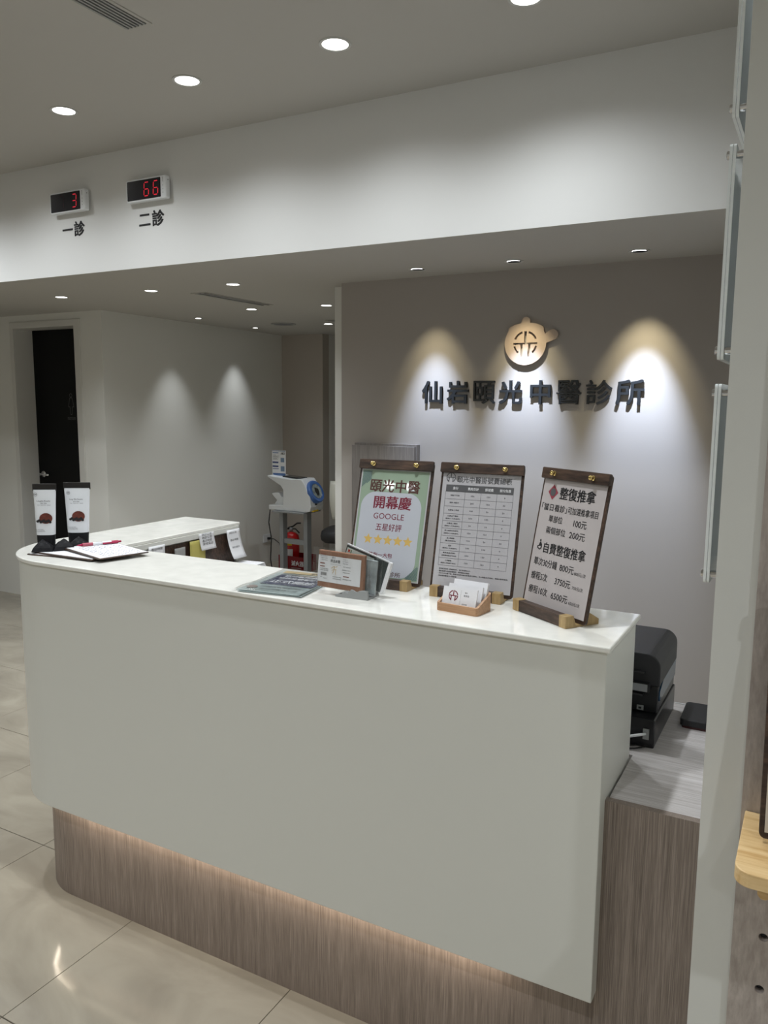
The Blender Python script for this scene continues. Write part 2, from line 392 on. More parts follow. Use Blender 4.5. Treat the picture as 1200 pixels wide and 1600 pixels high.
for x, lb in ((-2.94, 'white round downlight in high ceiling, leftmost above the number displays'), (-2.247, 'white round downlight in high ceiling, between leftmost and largest full ones'),
              (-1.573, 'white round downlight in high ceiling, largest one wholly in view'), (-.888, 'white round downlight cut off by the top edge, above the sign wall')):
    downlight(x, 2.497, ZC, .046, W_FRONT*(1.35 if x > -1 else 1), lb, G1)
downlight(-3.63, 2.497, ZC, .046, W_FRONT, 'white round downlight in the high ceiling just left of the frame', G1)
downlight(-4.32, 2.497, ZC, .046, W_FRONT, 'white round downlight in the high ceiling farther left of the frame', G1)
for x, y, lb in ((-2.36, 1.55, 'just left of the slatted grille'), (-.9, 1.35, 'nearly above the counter front'), (-4.2, .9, 'over the left floor'), (-4.6, 2.3, 'left of the number displays'), (-2.3, -.2, 'left behind the viewer'), (-.7, -.2, 'right above the viewer'),
                 (1.0, -.2, 'over the pegboard side'), (.6, -1.6, 'farthest right behind'), (-2.88, -1.6, 'left one of a close pair behind'), (-2.70, -1.61, 'right one of a close pair behind')):
    downlight(x, y, ZC, .046, W_MAIN, 'white round downlight beyond the frame, '+lb, 'round downlights of the waiting side')
G2 = 'round downlights in the lower ceiling'
for x, y, lb in ((-4.328, 3.591, 'round lit downlight in lower ceiling, leftmost, above the black door'), (-3.586, 3.625, 'round lit downlight in lower ceiling, second from the left'),
                 (-2.971, 3.636, 'round lit downlight in lower ceiling, just above the long slot vent'), (-3.639, 4.654, 'round lit downlight in lower ceiling, just below the long slot vent'),
                 (-3.03, 4.693, 'round lit downlight in lower ceiling, upper of two beside sign wall corner'), (-3.721, 5.792, 'round lit downlight in lower ceiling, lower of two beside sign wall corner')):
    downlight(x, y, ZS, .036, W_SOFFIT, lb, G2, ang=125)
def adjustable(x, y, label, r=.03, warm=False, group=None):
    t = thing('recessed_spotlight', label, 'spotlight', (x, y, ZS), 0, group)
    mb = MB().use(M_TRIMW); ring(mb, r, r*1.25, -.003, 0); obj('trim_ring', mb, t)
    mb = MB().use(M_VOID); mb.lathe([(r, -.001), (r*.98, 0), (.001, .0)], 32, cap=False); obj('lamp_well', mb, t)
    return t
for x, y, lb in ((-4.411, 4.964, 'small recessed spot near left wall, nearer of the two dim ones'), (-4.507, 5.815, 'small recessed spot near left wall, farther of the two dim ones')):
    t = adjustable(x, y, lb, .034, group='small spots washing the left wall')
    mb = MB().use(M_LAMPS); mb.lathe([(.0005, -.0035), (.021, -.0035), (.021, -.002), (.0005, -.002)], 24); obj('lamp_lens', mb, t)
    lamp((0, 0, -.02), W_SMALL, 62, t, rot=(0, math.radians(9), 0), rad=.02)
for x, fk, lb in ((-1.814, .62, 'tilted recessed spotlight over sign wall, leftmost of three'), (-1.315, .9, 'tilted recessed spotlight over sign wall, above the teapot emblem'), (-.749, 1.12, 'tilted recessed spotlight over sign wall, rightmost of three')):
    t = adjustable(x, 3.635, lb, .036, group='tilted spotlights over the sign wall')
    mb = MB().use(M_LAMPS); mb.prism(arc(0, 0, .031, PI*1.05, PI*1.95, 16)+arc(0, .012, .034, PI*1.85, PI*1.15, 16), -.0032, -.002); obj('lamp_lens', mb, t)
    lamp((0, 0, -.03), W_SPOT_COOL*fk, 40, t, 1, rot=(math.radians(14.5), 0, 0), col=(.60, .74, 1.0), rad=.012)
    lamp((0, 0, -.03), W_SPOT_WARM*fk, 55, t, 1, rot=(math.radians(20), 0, 0), col=(1.0, .88, .58), rad=.012)
def grille(name, label, x0, y0, x1, y1, z, n, along='y', bars=(), margin=.0):
    t = thing(name, label, 'air vent', ((x0+x1)/2, (y0+y1)/2, z)); w_, l_ = (x1-x0)/2, (y1-y0)/2
    mb = MB().use(M_VOID).box((-w_, -l_, -.0015), (w_, l_, -.0005)); obj('vent_backing', mb, t)
    mb = MB().use(M_CEIL); e = .012
    mb.prism([(-w_-e, -l_-e), (w_+e, -l_-e), (w_+e, l_+e), (-w_-e, l_+e)], -.0015, 0) if False else None
    for a, b in (((-w_-e, -l_-e, -.004), (-w_, l_+e, 0)), ((w_, -l_-e, -.004), (w_+e, l_+e, 0)), ((-w_, -l_-e, -.004), (w_, -l_, 0)), ((-w_, l_, -.004), (w_, l_+e, 0))): mb.box(a, b)
    obj('vent_frame', mb, t)
    for i in range(n):
        mb = MB().use(M_VENT)
        if along == 'y': c = -w_+(i+.5)*2*w_/n; mb.box((c-w_/n*.42, -l_, -.006), (c+w_/n*.42, l_, -.002))
        else: c = -l_+(i+.5)*2*l_/n; mb.box((-w_, c-l_/n*.42, -.006), (w_, c+l_/n*.42, -.002))
        obj('slat', mb, t)
    for c in bars: mb = MB().use(M_VENT).box((-w_, c-.004, -.0068), (w_, c+.004, -.0058)); obj('cross_bar', mb, t)
    return t
grille('ceiling_vent', 'long grey slatted air grille cut by the top edge of the high ceiling', -2.125, .95, -2.033, 2.075, ZC, 6, bars=(.20,))
grille('slot_vent', 'long narrow dark slot vent in lower ceiling left of sign wall', -3.44, 3.83, -3.345, 4.49, ZS, 2)
grille('slot_vent', 'short piece of dark vent beside sign wall corner in lower ceiling', -3.56, 5.52, -2.7, 5.62, ZS, 2, along='x')
t = thing('ceiling_speaker', 'round grey ceiling diffuser near the far corner', 'ceiling diffuser', (-4.068, 5.633, ZS))
mb = MB().use(M_VENT); ring(mb, .085, .105, -.006, 0, 32); obj('rim', mb, t)
mb = MB().use(mat('diffuser_grey', (.22, .22, .23, 1), .7)).lathe([(.085, -.003), (.05, -.008), (.001, -.009)], 32, cap=False); obj('grille_disc', mb, t, smooth=True)

# ------------------------------------------------------------------ reception counter
ZT = 1.12
XR, YF, XL, RR, YBK, XI, YI = -.339, 1.559, -2.325, .28, 2.507, -2.035, 1.859
def lshape(o, i=0, r=None, oe=None):
    """L outline with a rounded outer corner, shrunk by o outside, i inside, oe at both ends"""
    oe = o if oe is None else oe; r = RR-o if r is None else r
    x0, y0 = XL+o, YF+o
    return ([(XR-oe, YI-i), (XR-oe, y0)][::1] + [(p) for p in arc(x0+r, y0+r, r, -PI/2, -PI, 24)] + [(x0, YBK-oe), (XI-i, YBK-oe), (XI-i, YI-i)])[::-1]
top = obj('countertop', MB().use(M_QUARTZ).prism(lshape(0), ZT-.0125, ZT), bev=.003, seg=3)
tag(top, 'glossy white quartz countertop with rounded left corner', 'countertop')
ct = thing('reception_counter', 'pale grey lacquered reception counter on recessed wood plinth', 'reception counter', (0, 0, 0))
bd = obj('body_panel', MB().use(M_BODY).prism(lshape(.008, .012), .333, ZT-.0125), ct, bev=.002)
obj('toe_kick', MB().use(M_WOODV).prism(lshape(.068, .03, oe=.012), 0, .333), ct)
mb = MB().use(M_WALNUT).box((XI-.011, YI+.02, .775), (XI-.006, YBK-.03, 1.082)); ip = obj('inner_panel', mb, ct)
mb = MB().use(M_BODY).box((XI-.011, YI-.01, 1.088), (XI+.004, YBK-.012, ZT-.0125)); mb.box((XI-.011, YBK-.03, .775), (XI+.002, YBK-.012, 1.088)); obj('inner_trim', mb, ct, bev=.001)
mb = MB().use(M_TRIMW).box((XL+.32, YF+.048, .328), (XR-.05, YF+.060, .333)); st = obj('light_strip', mb, ct)
mb = MB().use(M_LED)
n = 150
for i in range(22):
    a = -PI/2-PI/2*i/22; r = RR-.055; x = XL+RR+r*math.cos(a); y = YF+RR+r*math.sin(a); mb.box((x, y, .3265), (x+.004, y+.004, .328))
mb_led = obj('led_chips', mb, ct); mb_led['kind'] = 'stuff'
l = bpy.data.lights.new('strip_lamp', 'AREA'); l.shape = 'RECTANGLE'; l.size = 1.45; l.size_y = .006; l.energy = W_STRIP; l.color = (1, .86, .70)
lo = bpy.data.objects.new('strip_lamp', l); C.objects.link(lo); lo.parent = ct; lo.location = ((XL+.3+XR-.2)/2, YF+.020, .322); lo.rotation_euler = (math.radians(62), 0, 0)
for i in range(4):
    a = -PI/2-PI/2*(i+.5)/4.5; r = RR-.053
    l2 = bpy.data.lights.new('strip_lamp', 'AREA'); l2.shape = 'RECTANGLE'; l2.size = .08; l2.size_y = .006; l2.energy = W_STRIP*.04; l2.color = (1, .86, .70)
    q = bpy.data.objects.new('strip_lamp', l2); C.objects.link(q); q.parent = ct; q.location = (XL+RR+r*math.cos(a), YF+RR+r*math.sin(a), .325); q.rotation_euler = (math.radians(50), 0, a+PI/2)

# staff-side desk
dk = thing('work_desk', 'grey ash laminate side cabinet and desk at right end of counter', 'desk', (0, 0, 0))
xr = XE-.003
mb = MB().use(M_WOODX_LIT).prism([(-.342, 1.6275), (xr, 1.6275), (xr, 2.262), (-1.6, 2.262), (-1.6, 2.45), (-2.02, 2.45), (-2.02, 1.862), (-.342, 1.862)], .752, .775); obj('desktop', mb, dk)
mb = MB().use(M_WOODV).box((-.3505, 1.609, 0), (xr, 1.6275, .775)); obj('end_panel', mb, dk)
mb = MB().use(M_WOODV).box((-.34, 1.63, .0), (xr, 2.24, .75)); obj('cabinet_body', mb, dk)
obj('end_panel', MB().use(M_WOODV).box((-1.62, 2.26, 0), (-1.6, 2.44, .75)), dk)
mb = MB().use(M_PAPER).box((-.36, 2.262, .752), (xr, 2.266, .777)); obj('edge_strip', mb, dk)

# ------------------------------------------------------------------ counter-top stands
def rx(a): return Matrix.Rotation(a, 4, 'X')
def stand(label, x, y, yaw, lean, paper_m, gloss=None, group='walnut clipboard stands on the counter', z0=ZT):
    t = thing('sign_stand', label, 'sign stand', (x, y, z0), yaw, group)
    T = Matrix.Translation((0, 0, .006)) @ rx(-lean)
    def tilt(): m_ = MB(); m_.x = T; return m_
    mb = tilt().use(M_WALNUT); mb.prism(rrect(-.11, 0, .11, .329, .008), 0, .006, 'y'); obj('board', mb, t, bev=.001)
    mb = tilt().use(M_WALNUT); mb.prism(rrect(-.111, .306, .111, .331, .006) if False else rrect(-.111, .3045, .111, .331, .0035), -.009, 0, 'y'); obj('clamp_bar', mb, t, bev=.0015)
    for sx in (-.066, .063):
        mb = tilt().use(M_BRASS); mb.x = T @ Matrix.Translation((sx, -.009, .3175)) @ rx(PI/2); mb.lathe([(.0062, 0), (.0062, .0015), (.004, .002), (.004, .004), (.0055, .006), (.0058, .009), (.004, .012), (.001, .0128)], 16); obj('screw', mb, t, smooth=True)
    mb = tilt().use(paper_m); mb.box((-.1035, -.0012, .009), (.1035, -.0002, .3045)); pp = obj('paper_sheet', mb, t)
    for sx in (-1, 1):
        mb = MB().use(M_FOOT); a, b = (sx*.082-.011, sx*.082+.011)
        mb.prism([(-.040, 0), (-.040, .027), (-.018, .027), (-.010, .0055), (.012, .0055), (.020, .027), (.030, .027), (.055, .012), (.055, 0)], a, b, 'x'); obj('foot', mb, t, bev=.0008)
    mb = MB().use(M_WALNUT); mb.prism([(-.0385, .001), (-.0385, .026), (-.020, .026), (-.012, .0055), (-.012, .001)], -.071, .071, 'x'); obj('base_rail', mb, t)
    return t, tilt
yq = -.0016
# -- green opening-celebration poster
t, tilt = stand('walnut clipboard stand with green opening poster and five gold stars', -.998, 1.815, .016, .254, M_PAPERG)
mb = tilt().use(M_GREEN).rect(-.1, .012, .1, .302, yq); obj('green_print', mb, t)
mb = tilt().use(mat('poster_white', (.52, .54, .59, 1), .03, spec=.6))
mb.flat(rrect(-.0935, .0165, .0885, .2425, .042, 10), yq-.0002); obj('white_panel', mb, t)
def lettering(name, m_, y, rows_):
    """each printed line is a part of its own"""
    for s_, a, b, z, h, bo in rows_: obj(name, text(tilt().use(m_), s_, a, b, z, h, y, bo), t)
mb = tilt().use(M_NAVY)
def hatch(mb, x0, z0, x1, z1, keep, step, th):
    """diagonal stripes at 45 degrees over a rectangle, kept where keep(x, z) holds"""
    c_ = (z0-x1)
    while c_ < z1-x0:
        pts = [x0+(x1-x0)*k/60 for k in range(61)]; run = [x for x in pts if z0 <= x+c_ <= z1 and z0 <= x+c_+th <= z1 and keep(x, x+c_)]
        if len(run) > 2: a, b = run[0], run[-1]; mb.flat([(a, a+c_), (b, b+c_), (b, b+c_+th), (a, a+c_+th)], yq-.0003)
        c_ += step
hatch(mb, -.0985, .2525, -.0705, .3005, lambda x, z: (x+.0985)/.028 <= 1 and not (z < .275 and (x+.0985) > .028*(z-.2525)/.0225), .0042, .0019); obj('stripe_print', mb, t)
mb = tilt().use(M_NAVY); hatch(mb, .0655, .0135, .0985, .052, lambda x, z: (x-.0655)+(z-.0135)*.0 >= .033*(max(0, z-.020)/.032)**.8, .0042, .0019); obj('stripe_print', mb, t)
lettering('brown_lettering', M_INKB, yq-.0004, (('頤光中醫', -.0705, .0765, .260, .034, .022), ('頤光中醫診所', -.052, .0505, .0245, .0135, .008)))
lettering('red_lettering', M_INKR, yq-.0004, (('開幕慶', -.054, .057, .215, .034, .022), ('GOOGLE', -.0505, .041, .1775, .0155, 0), ('五星好評', -.0395, .0375, .148, .0195, .010), ('送藥布一大包', -.0676, .02, .073, .0125, .012)))
mb = tilt().use(M_GOLDP)
for i in range(5):
    cx = -.0585+.0297*i; cz = .1135
    P = []
    for k in range(10):
        rr = .0148 if k % 2 == 0 else .0068; a = PI/2+k*PI/5; P.append((cx+rr*math.cos(a), cz+rr*math.sin(a)))
    c_ = mb.v((cx, yq-.0004, cz)); V = [mb.v((p[0], yq-.0004, p[1])) for p in P]
    for k in range(10): mb.f([c_, V[k], V[(k+1) % 10]])
obj('gold_stars', mb, t)
# -- fee table
t, tilt = stand('walnut clipboard stand with white fee table in black grid', -.746, 1.811, .037, .231, M_PAPERG)
mb = tilt().use(M_INKG); emblem(mb, -.0815, .2925, .0128, .0022, yq); text(mb, '頤光中醫掛號費總表', -.0635, .0815, .2885, .0165, yq-.0001, .008); obj('title_print', mb, t)
mb = tilt().use(M_INKG); mb.rect(-.0925, .2562, .0878, .2738, yq)
xs = [-.0928, -.0395, .0033, .0455, .0875]; zt_, zb_ = .2562, .0665; rows = 10; hh = (zt_-zb_)/rows
for i in range(rows+1): z = zt_-i*hh; mb.rect(xs[0], z-.0003, xs[-1], z+.0003, yq)
for x in xs: mb.rect(x-.0003, zb_, x+.0003, zt_, yq)
obj('table_grid', mb, t)
mb = tilt().use(M_PAPER)
for s_, a, b in (('身分', 0, 1), ('費用合計', 1, 2), ('掛號費', 2, 3), ('部分負擔', 3, 4)):
    c_ = (xs[a]+xs[b])/2; w_ = len(s_)*.0036; mb = tilt().use(M_PAPER); text(mb, s_, c_-w_, c_+w_, .265, .0075, yq-.0003, .012); obj('header_lettering', mb, t)
mb = tilt().use(M_INK)
R_ = [(('3歲以下兒童',), 150, 150, 0), (('健保一般身分',), 200, 150, 50), (('65歲以上長者',), 100, 50, 50), (('65歲以下榮民', '(需附IC卡與證件)'), 150, 150, 0), (('65歲以上榮民', '(需附IC卡與證件)'), 50, 50, 0),
      (('重大傷病(持證明)', '(需附IC卡與證件)'), 150, 150, 0), (('身心障礙者', '(需手冊證明)'), 100, 50, 50), (('福保', '(需附IC卡與證件)'), 100, 100, 0), (('職業傷害(持單)', '(須附勞保職災門診單)'), 150, 150, 0), (('山地離島', '(需附IC卡與證件資料)'), 130, 130, 0)]
for i, (ls, a, b, c_) in enumerate(R_):
    z = zt_-(i+.5)*hh; xc = (xs[0]+xs[1])/2
    for j, s_ in enumerate(ls):
        w_ = min(.0205, len(s_)*.0021); text(mb, s_, xc-w_, xc+w_, z+(.0035-.007*j if len(ls) > 1 else 0), .0038, yq-.0001, .01)
    for v_, k in ((a, 1), (b, 2), (c_, 3)):
        xc2 = (xs[k]+xs[k+1])/2; w_ = len(str(v_))*.0015; text(mb, str(v_), xc2-w_, xc2+w_, z, .0040, yq-.0001, .005)
for i, s_ in enumerate(('・健保初診加收 (請攜帶證件，並於掛號時出示)', '・看診前請先完成掛號報到，報到後依序看診', '・未於三日內補卡者，恕無法退費及部分負擔(持卡看診)，身心障礙(持手冊者)，職業災害(附單張)')):
    text(mb, s_, -.0914, (-.004, -.006, .0945)[i], .0575-.0058*i, .0042, yq-.0001, .008)
text(mb, '・回診請持健保卡一同掛號', -.0914, -.04, .0400, .0042, yq-.0001, .008)
obj('small_lettering', mb, t)['kind'] = 'stuff'
# -- massage price list
t, tilt = stand('walnut clipboard stand with white price list and red diamond, angled at counter end', -.512, 1.732, -.579, .184, M_PAPERP)
mb = tilt().use(mat('diamond_red', sr(150, 66, 78), .35)).flat([(-.0672, .2565), (-.0498, .2745), (-.0672, .2925), (-.0842, .2745)], yq)
mb.use(M_INKG).flat(rrect(-.0762, .2655, -.0582, .2835, .0075), yq-.0002); obj('diamond_emblem', mb, t)
for s_, a, b, z, h, bo in (('整復推拿', -.043, .0728, .2748, .028, .01), ('「當日看診」', -.0975, -.010, .239, .0165, .004), ('可加選推拿項目', -.0065, .0907, .239, .0165, .004), ('單部位', -.066, -.0186, .213, .016, .004), ('100元', .0191, .0609, .212, .0165, .004),
                     ('兩個部位', -.0683, -.002, .186, .0165, .004), ('200元', .012, .0626, .185, .0165, .004), ('自費整復推拿', -.0656, .0746, .1448, .0255, .008), ('單次30分鐘', -.0912, -.0101, .1096, .0185, .004), ('800元', -.0003, .0468, .1082, .0165, .004), ('800元/次', .0498, .0861, .1036, .0085, 0),
                     ('療程5次', -.0922, -.0351, .0758, .0185, .004), ('3750元', -.0084, .0443, .0752, .0165, .004), ('750元/次', .0508, .0855, .0722, .0085, 0), ('療程10次', -.0927, -.0262, .0433, .0185, .004), ('6500元', -.0122, .0435, .0412, .0165, .004), ('650元/次', .0483, .084, .0373, .0085, 0)):
    obj('black_lettering', text(tilt().use(M_INK), s_, a, b, z, h, yq-.0001, bo*2.2), t)
mb = tilt().use(M_INK)     # small figure beside the second heading
mb.flat(arc(-.0805, .1585, .0028, 0, 2*PI, 12)[:-1], yq); mb.flat([(-.0822, .154), (-.0792, .156), (-.0738, .150), (-.0728, .144), (-.0735, .140), (-.080, .136), (-.0875, .139), (-.090, .144), (-.0845, .147)], yq)
mb.use(M_PAPERP).flat([(-.0862, .1435), (-.078, .1455), (-.076, .1425), (-.081, .1388)], yq-.0002); obj('figure_print', mb, t)

# -- business-card box
bx = thing('card_box', 'small light wood card box with slanted sides beside fee table stand', 'card box', (-.7085, 1.685, ZT), -.11)
def prof(y, zf=.019, zb=.042): return zf+(zb-zf)*max(0, (y+.030)/.062)
mb = MB().use(M_BEECH); W2 = .0545; D0, D1, tk = -.036, .036, .0055
outer = rrect(-W2, D0, W2, D1, .008, 5); inner = rrect(-W2+tk, D0+tk, W2-tk, D1-tk, .004, 5)
oB = [mb.v((p[0], p[1], 0)) for p in outer]; oT = [mb.v((p[0], p[1], prof(p[1]))) for p in outer]
iT = [mb.v((p[0], p[1], prof(p[1]))) for p in inner]; iB = [mb.v((p[0], p[1], .004)) for p in inner]; k = len(outer)
for i in range(k):
    j = (i+1) % k
    mb.f([oB[i], oB[j], oT[j], oT[i]]); mb.f([oT[i], oT[j], iT[j], iT[i]]); mb.f([iT[i], iT[j], iB[j], iB[i]])
mb.f(oB[::-1]); mb.f(iB); obj('box_body', mb, bx)
def cards(label, y, n, dx, zb, tilt_=.3, printed=False, w=.045, hgt=.05):
    t = thing('business_cards', label, 'business cards', Matrix.Rotation(-.11, 4, 'Z') @ Vector((dx, y, 0)) + Vector((-.7085, 1.685, ZT+zb)), -.11, 'business card piles in the wooden box')
    T = rx(-tilt_); mb = MB().use(M_PAPER); mb.x = T; mb.box((-w, 0, 0), (w, n, hgt)); obj('card_stack', mb, t)
    if printed:
        mb = MB().use(M_INKR); mb.x = T; emblem(mb, -.0165, .030, .0125, .0024, -.0003); obj('emblem_print', mb, t)
        mb = MB().use(M_INKG); mb.x = T; mb.rect(.0025, .01, .0028, .045, -.0003); text(mb, '醫師', .013, .0195, .040, .003, -.0003); text(mb, '高育聖', .011, .025, .033, .0045, -.0003); text(mb, '頤光中醫', .009, .022, .013, .0032, -.0003); obj('card_lettering', mb, t)
    return t
cards('front pile of white cards with dark red ring emblem, in wooden box', -.022, .003, -.004, .006, .28, True)
cards('middle pile of blank white cards in wooden box', -.004, .006, -.001, .010, .32)
cards('rear tallest pile of blank white cards in wooden box', .012, .0075, .003, .018, .34)

# -- packets in a grey holder
hd = thing('packet_holder', 'small grey wavy-topped holder under the sealed packets', 'holder', (-.992, 1.672, ZT), .03)
mb = MB().use(M_GREYR)
wave = [(-.047, .0), (-.047, .006), (-.030, .0075), (-.024, .014), (-.018, .015), (-.011, .013), (-.002, .0225), (.004, .0215), (.013, .0175), (.020, .021), (.030, .0235), (.040, .023), (.045, .022), (.045, 0)]
mb.prism(wave, -.026, -.020, 'y'); obj('front_plate', mb, hd, bev=.0008)
mb = MB().use(M_GREYR); mb.prism(wave, .030, .036, 'y'); obj('rear_plate', mb, hd, bev=.0008)
mb = MB().use(M_GREYR).box((-.047, -.020, 0), (.045, .030, .004)); obj('base_plate', mb, hd)
def packet(label, loc, rot, w, h, th, edge, labelm, kind):
    t = thing('sealed_packet', label, 'packet', loc, 0, 'sealed packets standing in the grey holder'); t.rotation_euler = rot
    mb = MB().use(edge).box((-w/2, 0, 0), (w/2, th, h)); obj('packet_core', mb, t, bev=.002)
    if kind == 'label':
        mb = MB().use(labelm).rect(-w/2+.0005, .014, w/2-.0085, h-.012, -.0006); obj('paper_label', mb, t)
        y = -.0009
        mb = MB().use(mat('rust_print', sr(124, 52, 34), .5))
        for a, b, z in ((-.061, -.046, .084), (-.061, -.047, .0605), (-.061, -.047, .053), (.004, .016, .082), (.009, .026, .034)): mb.rect(a, z-.0012, b, z+.0012, y)
        obj('rust_bars', mb, t)
        mb = MB().use(M_INKG); text(mb, '漢方', -.027, -.015, .0775, .005, y); text(mb, '呷過來膏', -.030, -.002, .069, .0085, y, .01)
        mb.rect(-.030, .0605, .001, .0609, y)
        for i in range(14): mb.rect(-.058+.0013*i, .030, -.0574+.0013*i+(i % 3)*.0002, .038, y)
        for i, (s_, a, b, z) in enumerate((('單方濃縮製劑', -.061, -.041, .079), ('主要成分當歸', -.060, -.040, .074), ('川芎白芍熟地', -.060, -.040, .069), ('本品為調理用', -.061, -.036, .047), ('請置於陰涼處', -.061, -.036, .043), ('有效期限', -.059, -.053, .026), ('製造日期批號', -.050, -.040, .023),
                                            ('每日早晚各一包', .006, .020, .076), ('溫水沖服即可', .006, .022, .071), ('孕婦請勿服用', .006, .022, .066), ('如有不適請洽醫師', .008, .030, .058), ('營養標示每份', .006, .030, .050), ('熱量蛋白質', .008, .028, .044), ('請詳閱說明書', .008, .034, .027), ('製造商地址電話', -.022, .004, .030), ('消費者服務專線', -.022, .004, .025))):
            text(mb, s_, a, b, z, .0026, y)
        obj('label_lettering', mb, t)
        mb = MB().use(M_GOLDP); mb.tube([(-.027, y, .050), (-.020, y, .056), (-.014, y, .054), (-.009, y, .057)], .0005, 4); mb.tube([(-.018, y, .056), (-.019, y, .045), (-.023, y, .038)], .0006, 4); mb.tube([(-.025, y, .045), (-.017, y, .049), (-.011, y, .048)], .0005, 4); mb.tube([(-.014, y, .048), (-.013, y, .036)], .0005, 4); obj('plant_print', mb, t)
    if kind == 'green':
        mb = MB().use(labelm).rect(-w/2+.004, .010, w/2-.042, h-.006, -.0006); obj('paper_label', mb, t)
        mb = MB().use(M_PAPER); mb.box((w/2, -.002, -.002), (w/2+.007, th+.003, h+.001)); mb.box((-w/2, -.001, h), (w/2, .003, h+.003)); obj('white_border', mb, t)
        mb = MB().use(M_RED).rect(-w/2+.008, h-.017, -w/2+.014, h-.010, -.0009); mb.use(mat('leaf_print', sr(70, 110, 60), .5)).rect(-w/2+.016, h-.018, -w/2+.019, h-.009, -.0009); obj('colour_marks', mb, t)
    # crinkled clear bag around it
    def film(u, v):
        x = (-w/2-.016)+(w+.032)*u; z = -.004+(h+.011)*v
        return (x, -.0016-.0006*math.sin(u*37+v*9)-.0005*math.sin(v*41-u*13), z)
    mb = MB().use(M_FILM).grid(film, 22, 16); fo = obj('clear_bag', mb, t, smooth=True)
    return t
packet('front brown-edged packet with white printed label in clear bag', (-1.030, 1.651, ZT+.0175), (-.08, .02, -.02), .135, .093, .012, M_BROWN, M_PAPER, 'label')
packet('rear dark green packet with white border leaning behind brown-edged one', (-.992, 1.684, ZT+.032), (-.08, .27, -.04), .128, .080, .006, M_DGREEN, mat('label_pale_green', sr(206, 214, 206), .35), 'green')
packet('glossy grey slice for the crinkled bag side between brown and green packets', (-.990, 1.669, ZT+.0125), (-.08, .045, -.03), .104, .086, .006, mat('foil_grey', (.34, .38, .39, 1), .22, noise=.4, nscale=35), M_PAPER, 'plain')  # added slice standing in for the side of the brown packet's bag

# -- flyers in clear sleeves, lying at the counter front
fly = thing('sleeved_flyers', 'pile of grey-green flyers in clear sleeves lying at counter edge', 'flyers', (-1.215, 1.705, ZT+.001), math.radians(7))
for i, (dx, dy, a) in enumerate(((.004, -.004, .03), (0, 0, 0))):
    mb = MB().use(M_FLY); mb.x = Matrix.Rotation(a, 4, 'Z'); z = .0012+.0022*i
    mb.grid(lambda u, v: (-.09+.18*u+dx, -.128+.25*v+dy, z+.0016*math.sin(u*3.1)*math.sin(v*3.1)), 8, 8); obj('flyer', mb, fly, solid=.0008)
def flat_up(mb, x0, y0, x1, y1, z): mb.f([mb.v((x0,y0,z)), mb.v((x1,y0,z)), mb.v((x1,y1,z)), mb.v((x0,y1,z))])
mb = MB().use(M_FLYN); flat_up(mb, -.067, -.050, .086, .072, .0056); obj('navy_panel', mb, fly)
mb = MB().use(M_ORANGE); flat_up(mb, -.075, .088, .075, .115, .0056); obj('cream_banner', mb, fly)
mb = MB().use(M_PAPER); text(mb, '歡迎舊雨新知', -.045, .072, .053, .016, .0061, .015, mode='xy'); text(mb, '預約掛號看診中', -.050, .078, .026, .016, .0061, .015, mode='xy'); text(mb, '正式開診', -.050, .075, -.014, .030, .0061, .02, mode='xy'); obj('white_lettering', mb, fly)
mb = MB().use(M_INKG); text(mb, '中醫內科針灸傷科', -.045, .075, -.075, .012, .0058, mode='xy'); text(mb, '地址木新路三段', -.040, .070, -.098, .010, .0058, mode='xy'); text(mb, '頤光中醫', .010, .055, .100, .012, .0060, .01, mode='xy'); obj('dark_lettering', mb, fly)
mb = MB().use(mat('seal_rose', sr(158, 138, 132), .3)); mb.f([mb.v((-.066+.015*math.cos(a), -.088+.015*math.sin(a), .0056)) for a in [2*PI*i/20 for i in range(20)]]); obj('round_seal', mb, fly)
mb = MB().use(M_FILM).grid(lambda u, v: (-.1+.2*u, -.138+.272*v, .0085+.0018*math.sin(u*9+v*4)*math.sin(v*11)-.006*max(0, abs(u-.5)*2-.9)*10), 18, 18); obj('clear_sleeve', mb, fly, smooth=True)

# -- clipboards and pen
def clipboard(label, x, y, z, rz, paper=True, tl=0.0):
    t = thing('clipboard', label, 'clipboard', (x, y, z), rz, 'dark clipboards fanned on the counter corner'); t.rotation_euler = (0, tl, rz)
    mb = MB().use(M_WALNUT).prism(rrect(-.12, -.083, .12, .083, .006, 3), 0, .0032); obj('board', mb, t)
    mb = MB().use(M_PAPER).box((-.112, -.078, .0033), (.117, .078, .0044)); obj('form_sheet', mb, t)
    return t
clipboard('lowest dark clipboard of the fan, sticking out farthest left', -2.055, 1.715, ZT, .16)
clipboard('middle dark clipboard of the fan, under the written one', -2.015, 1.715, ZT+.0045, .02)
cb = clipboard('top dark clipboard with handwritten form and a pen across it', -1.955, 1.745, ZT+.012, -.255, tl=.012)
mb = MB().use(mat('pen_handwriting', sr(120, 122, 150), .6))
ys = [.062-.0125*i for i in range(10)]
for y in ys:
    x = -.075
    while x < .105:
        l_ = random.uniform(.004, .013); mb.box((x, y-random.uniform(.0004, .002), .00445), (x+l_, y+random.uniform(.0006, .0025), .00452)); x += l_+random.uniform(.002, .009)
hw = obj('handwriting', mb, cb); hw['kind'] = 'stuff'
pn = thing('ballpoint_pen', 'magenta and white clicker pen lying across top clipboard', 'pen', (-2.058, 1.722, ZT+.0225), math.radians(66))
mb = MB(); mb.x = Matrix.Rotation(PI/2, 4, 'Y')
mb.use(M_PINK).lathe([(.0006, 0), (.0018, .004), (.0045, .018)], 14); obj('tip', mb, pn, smooth=True)
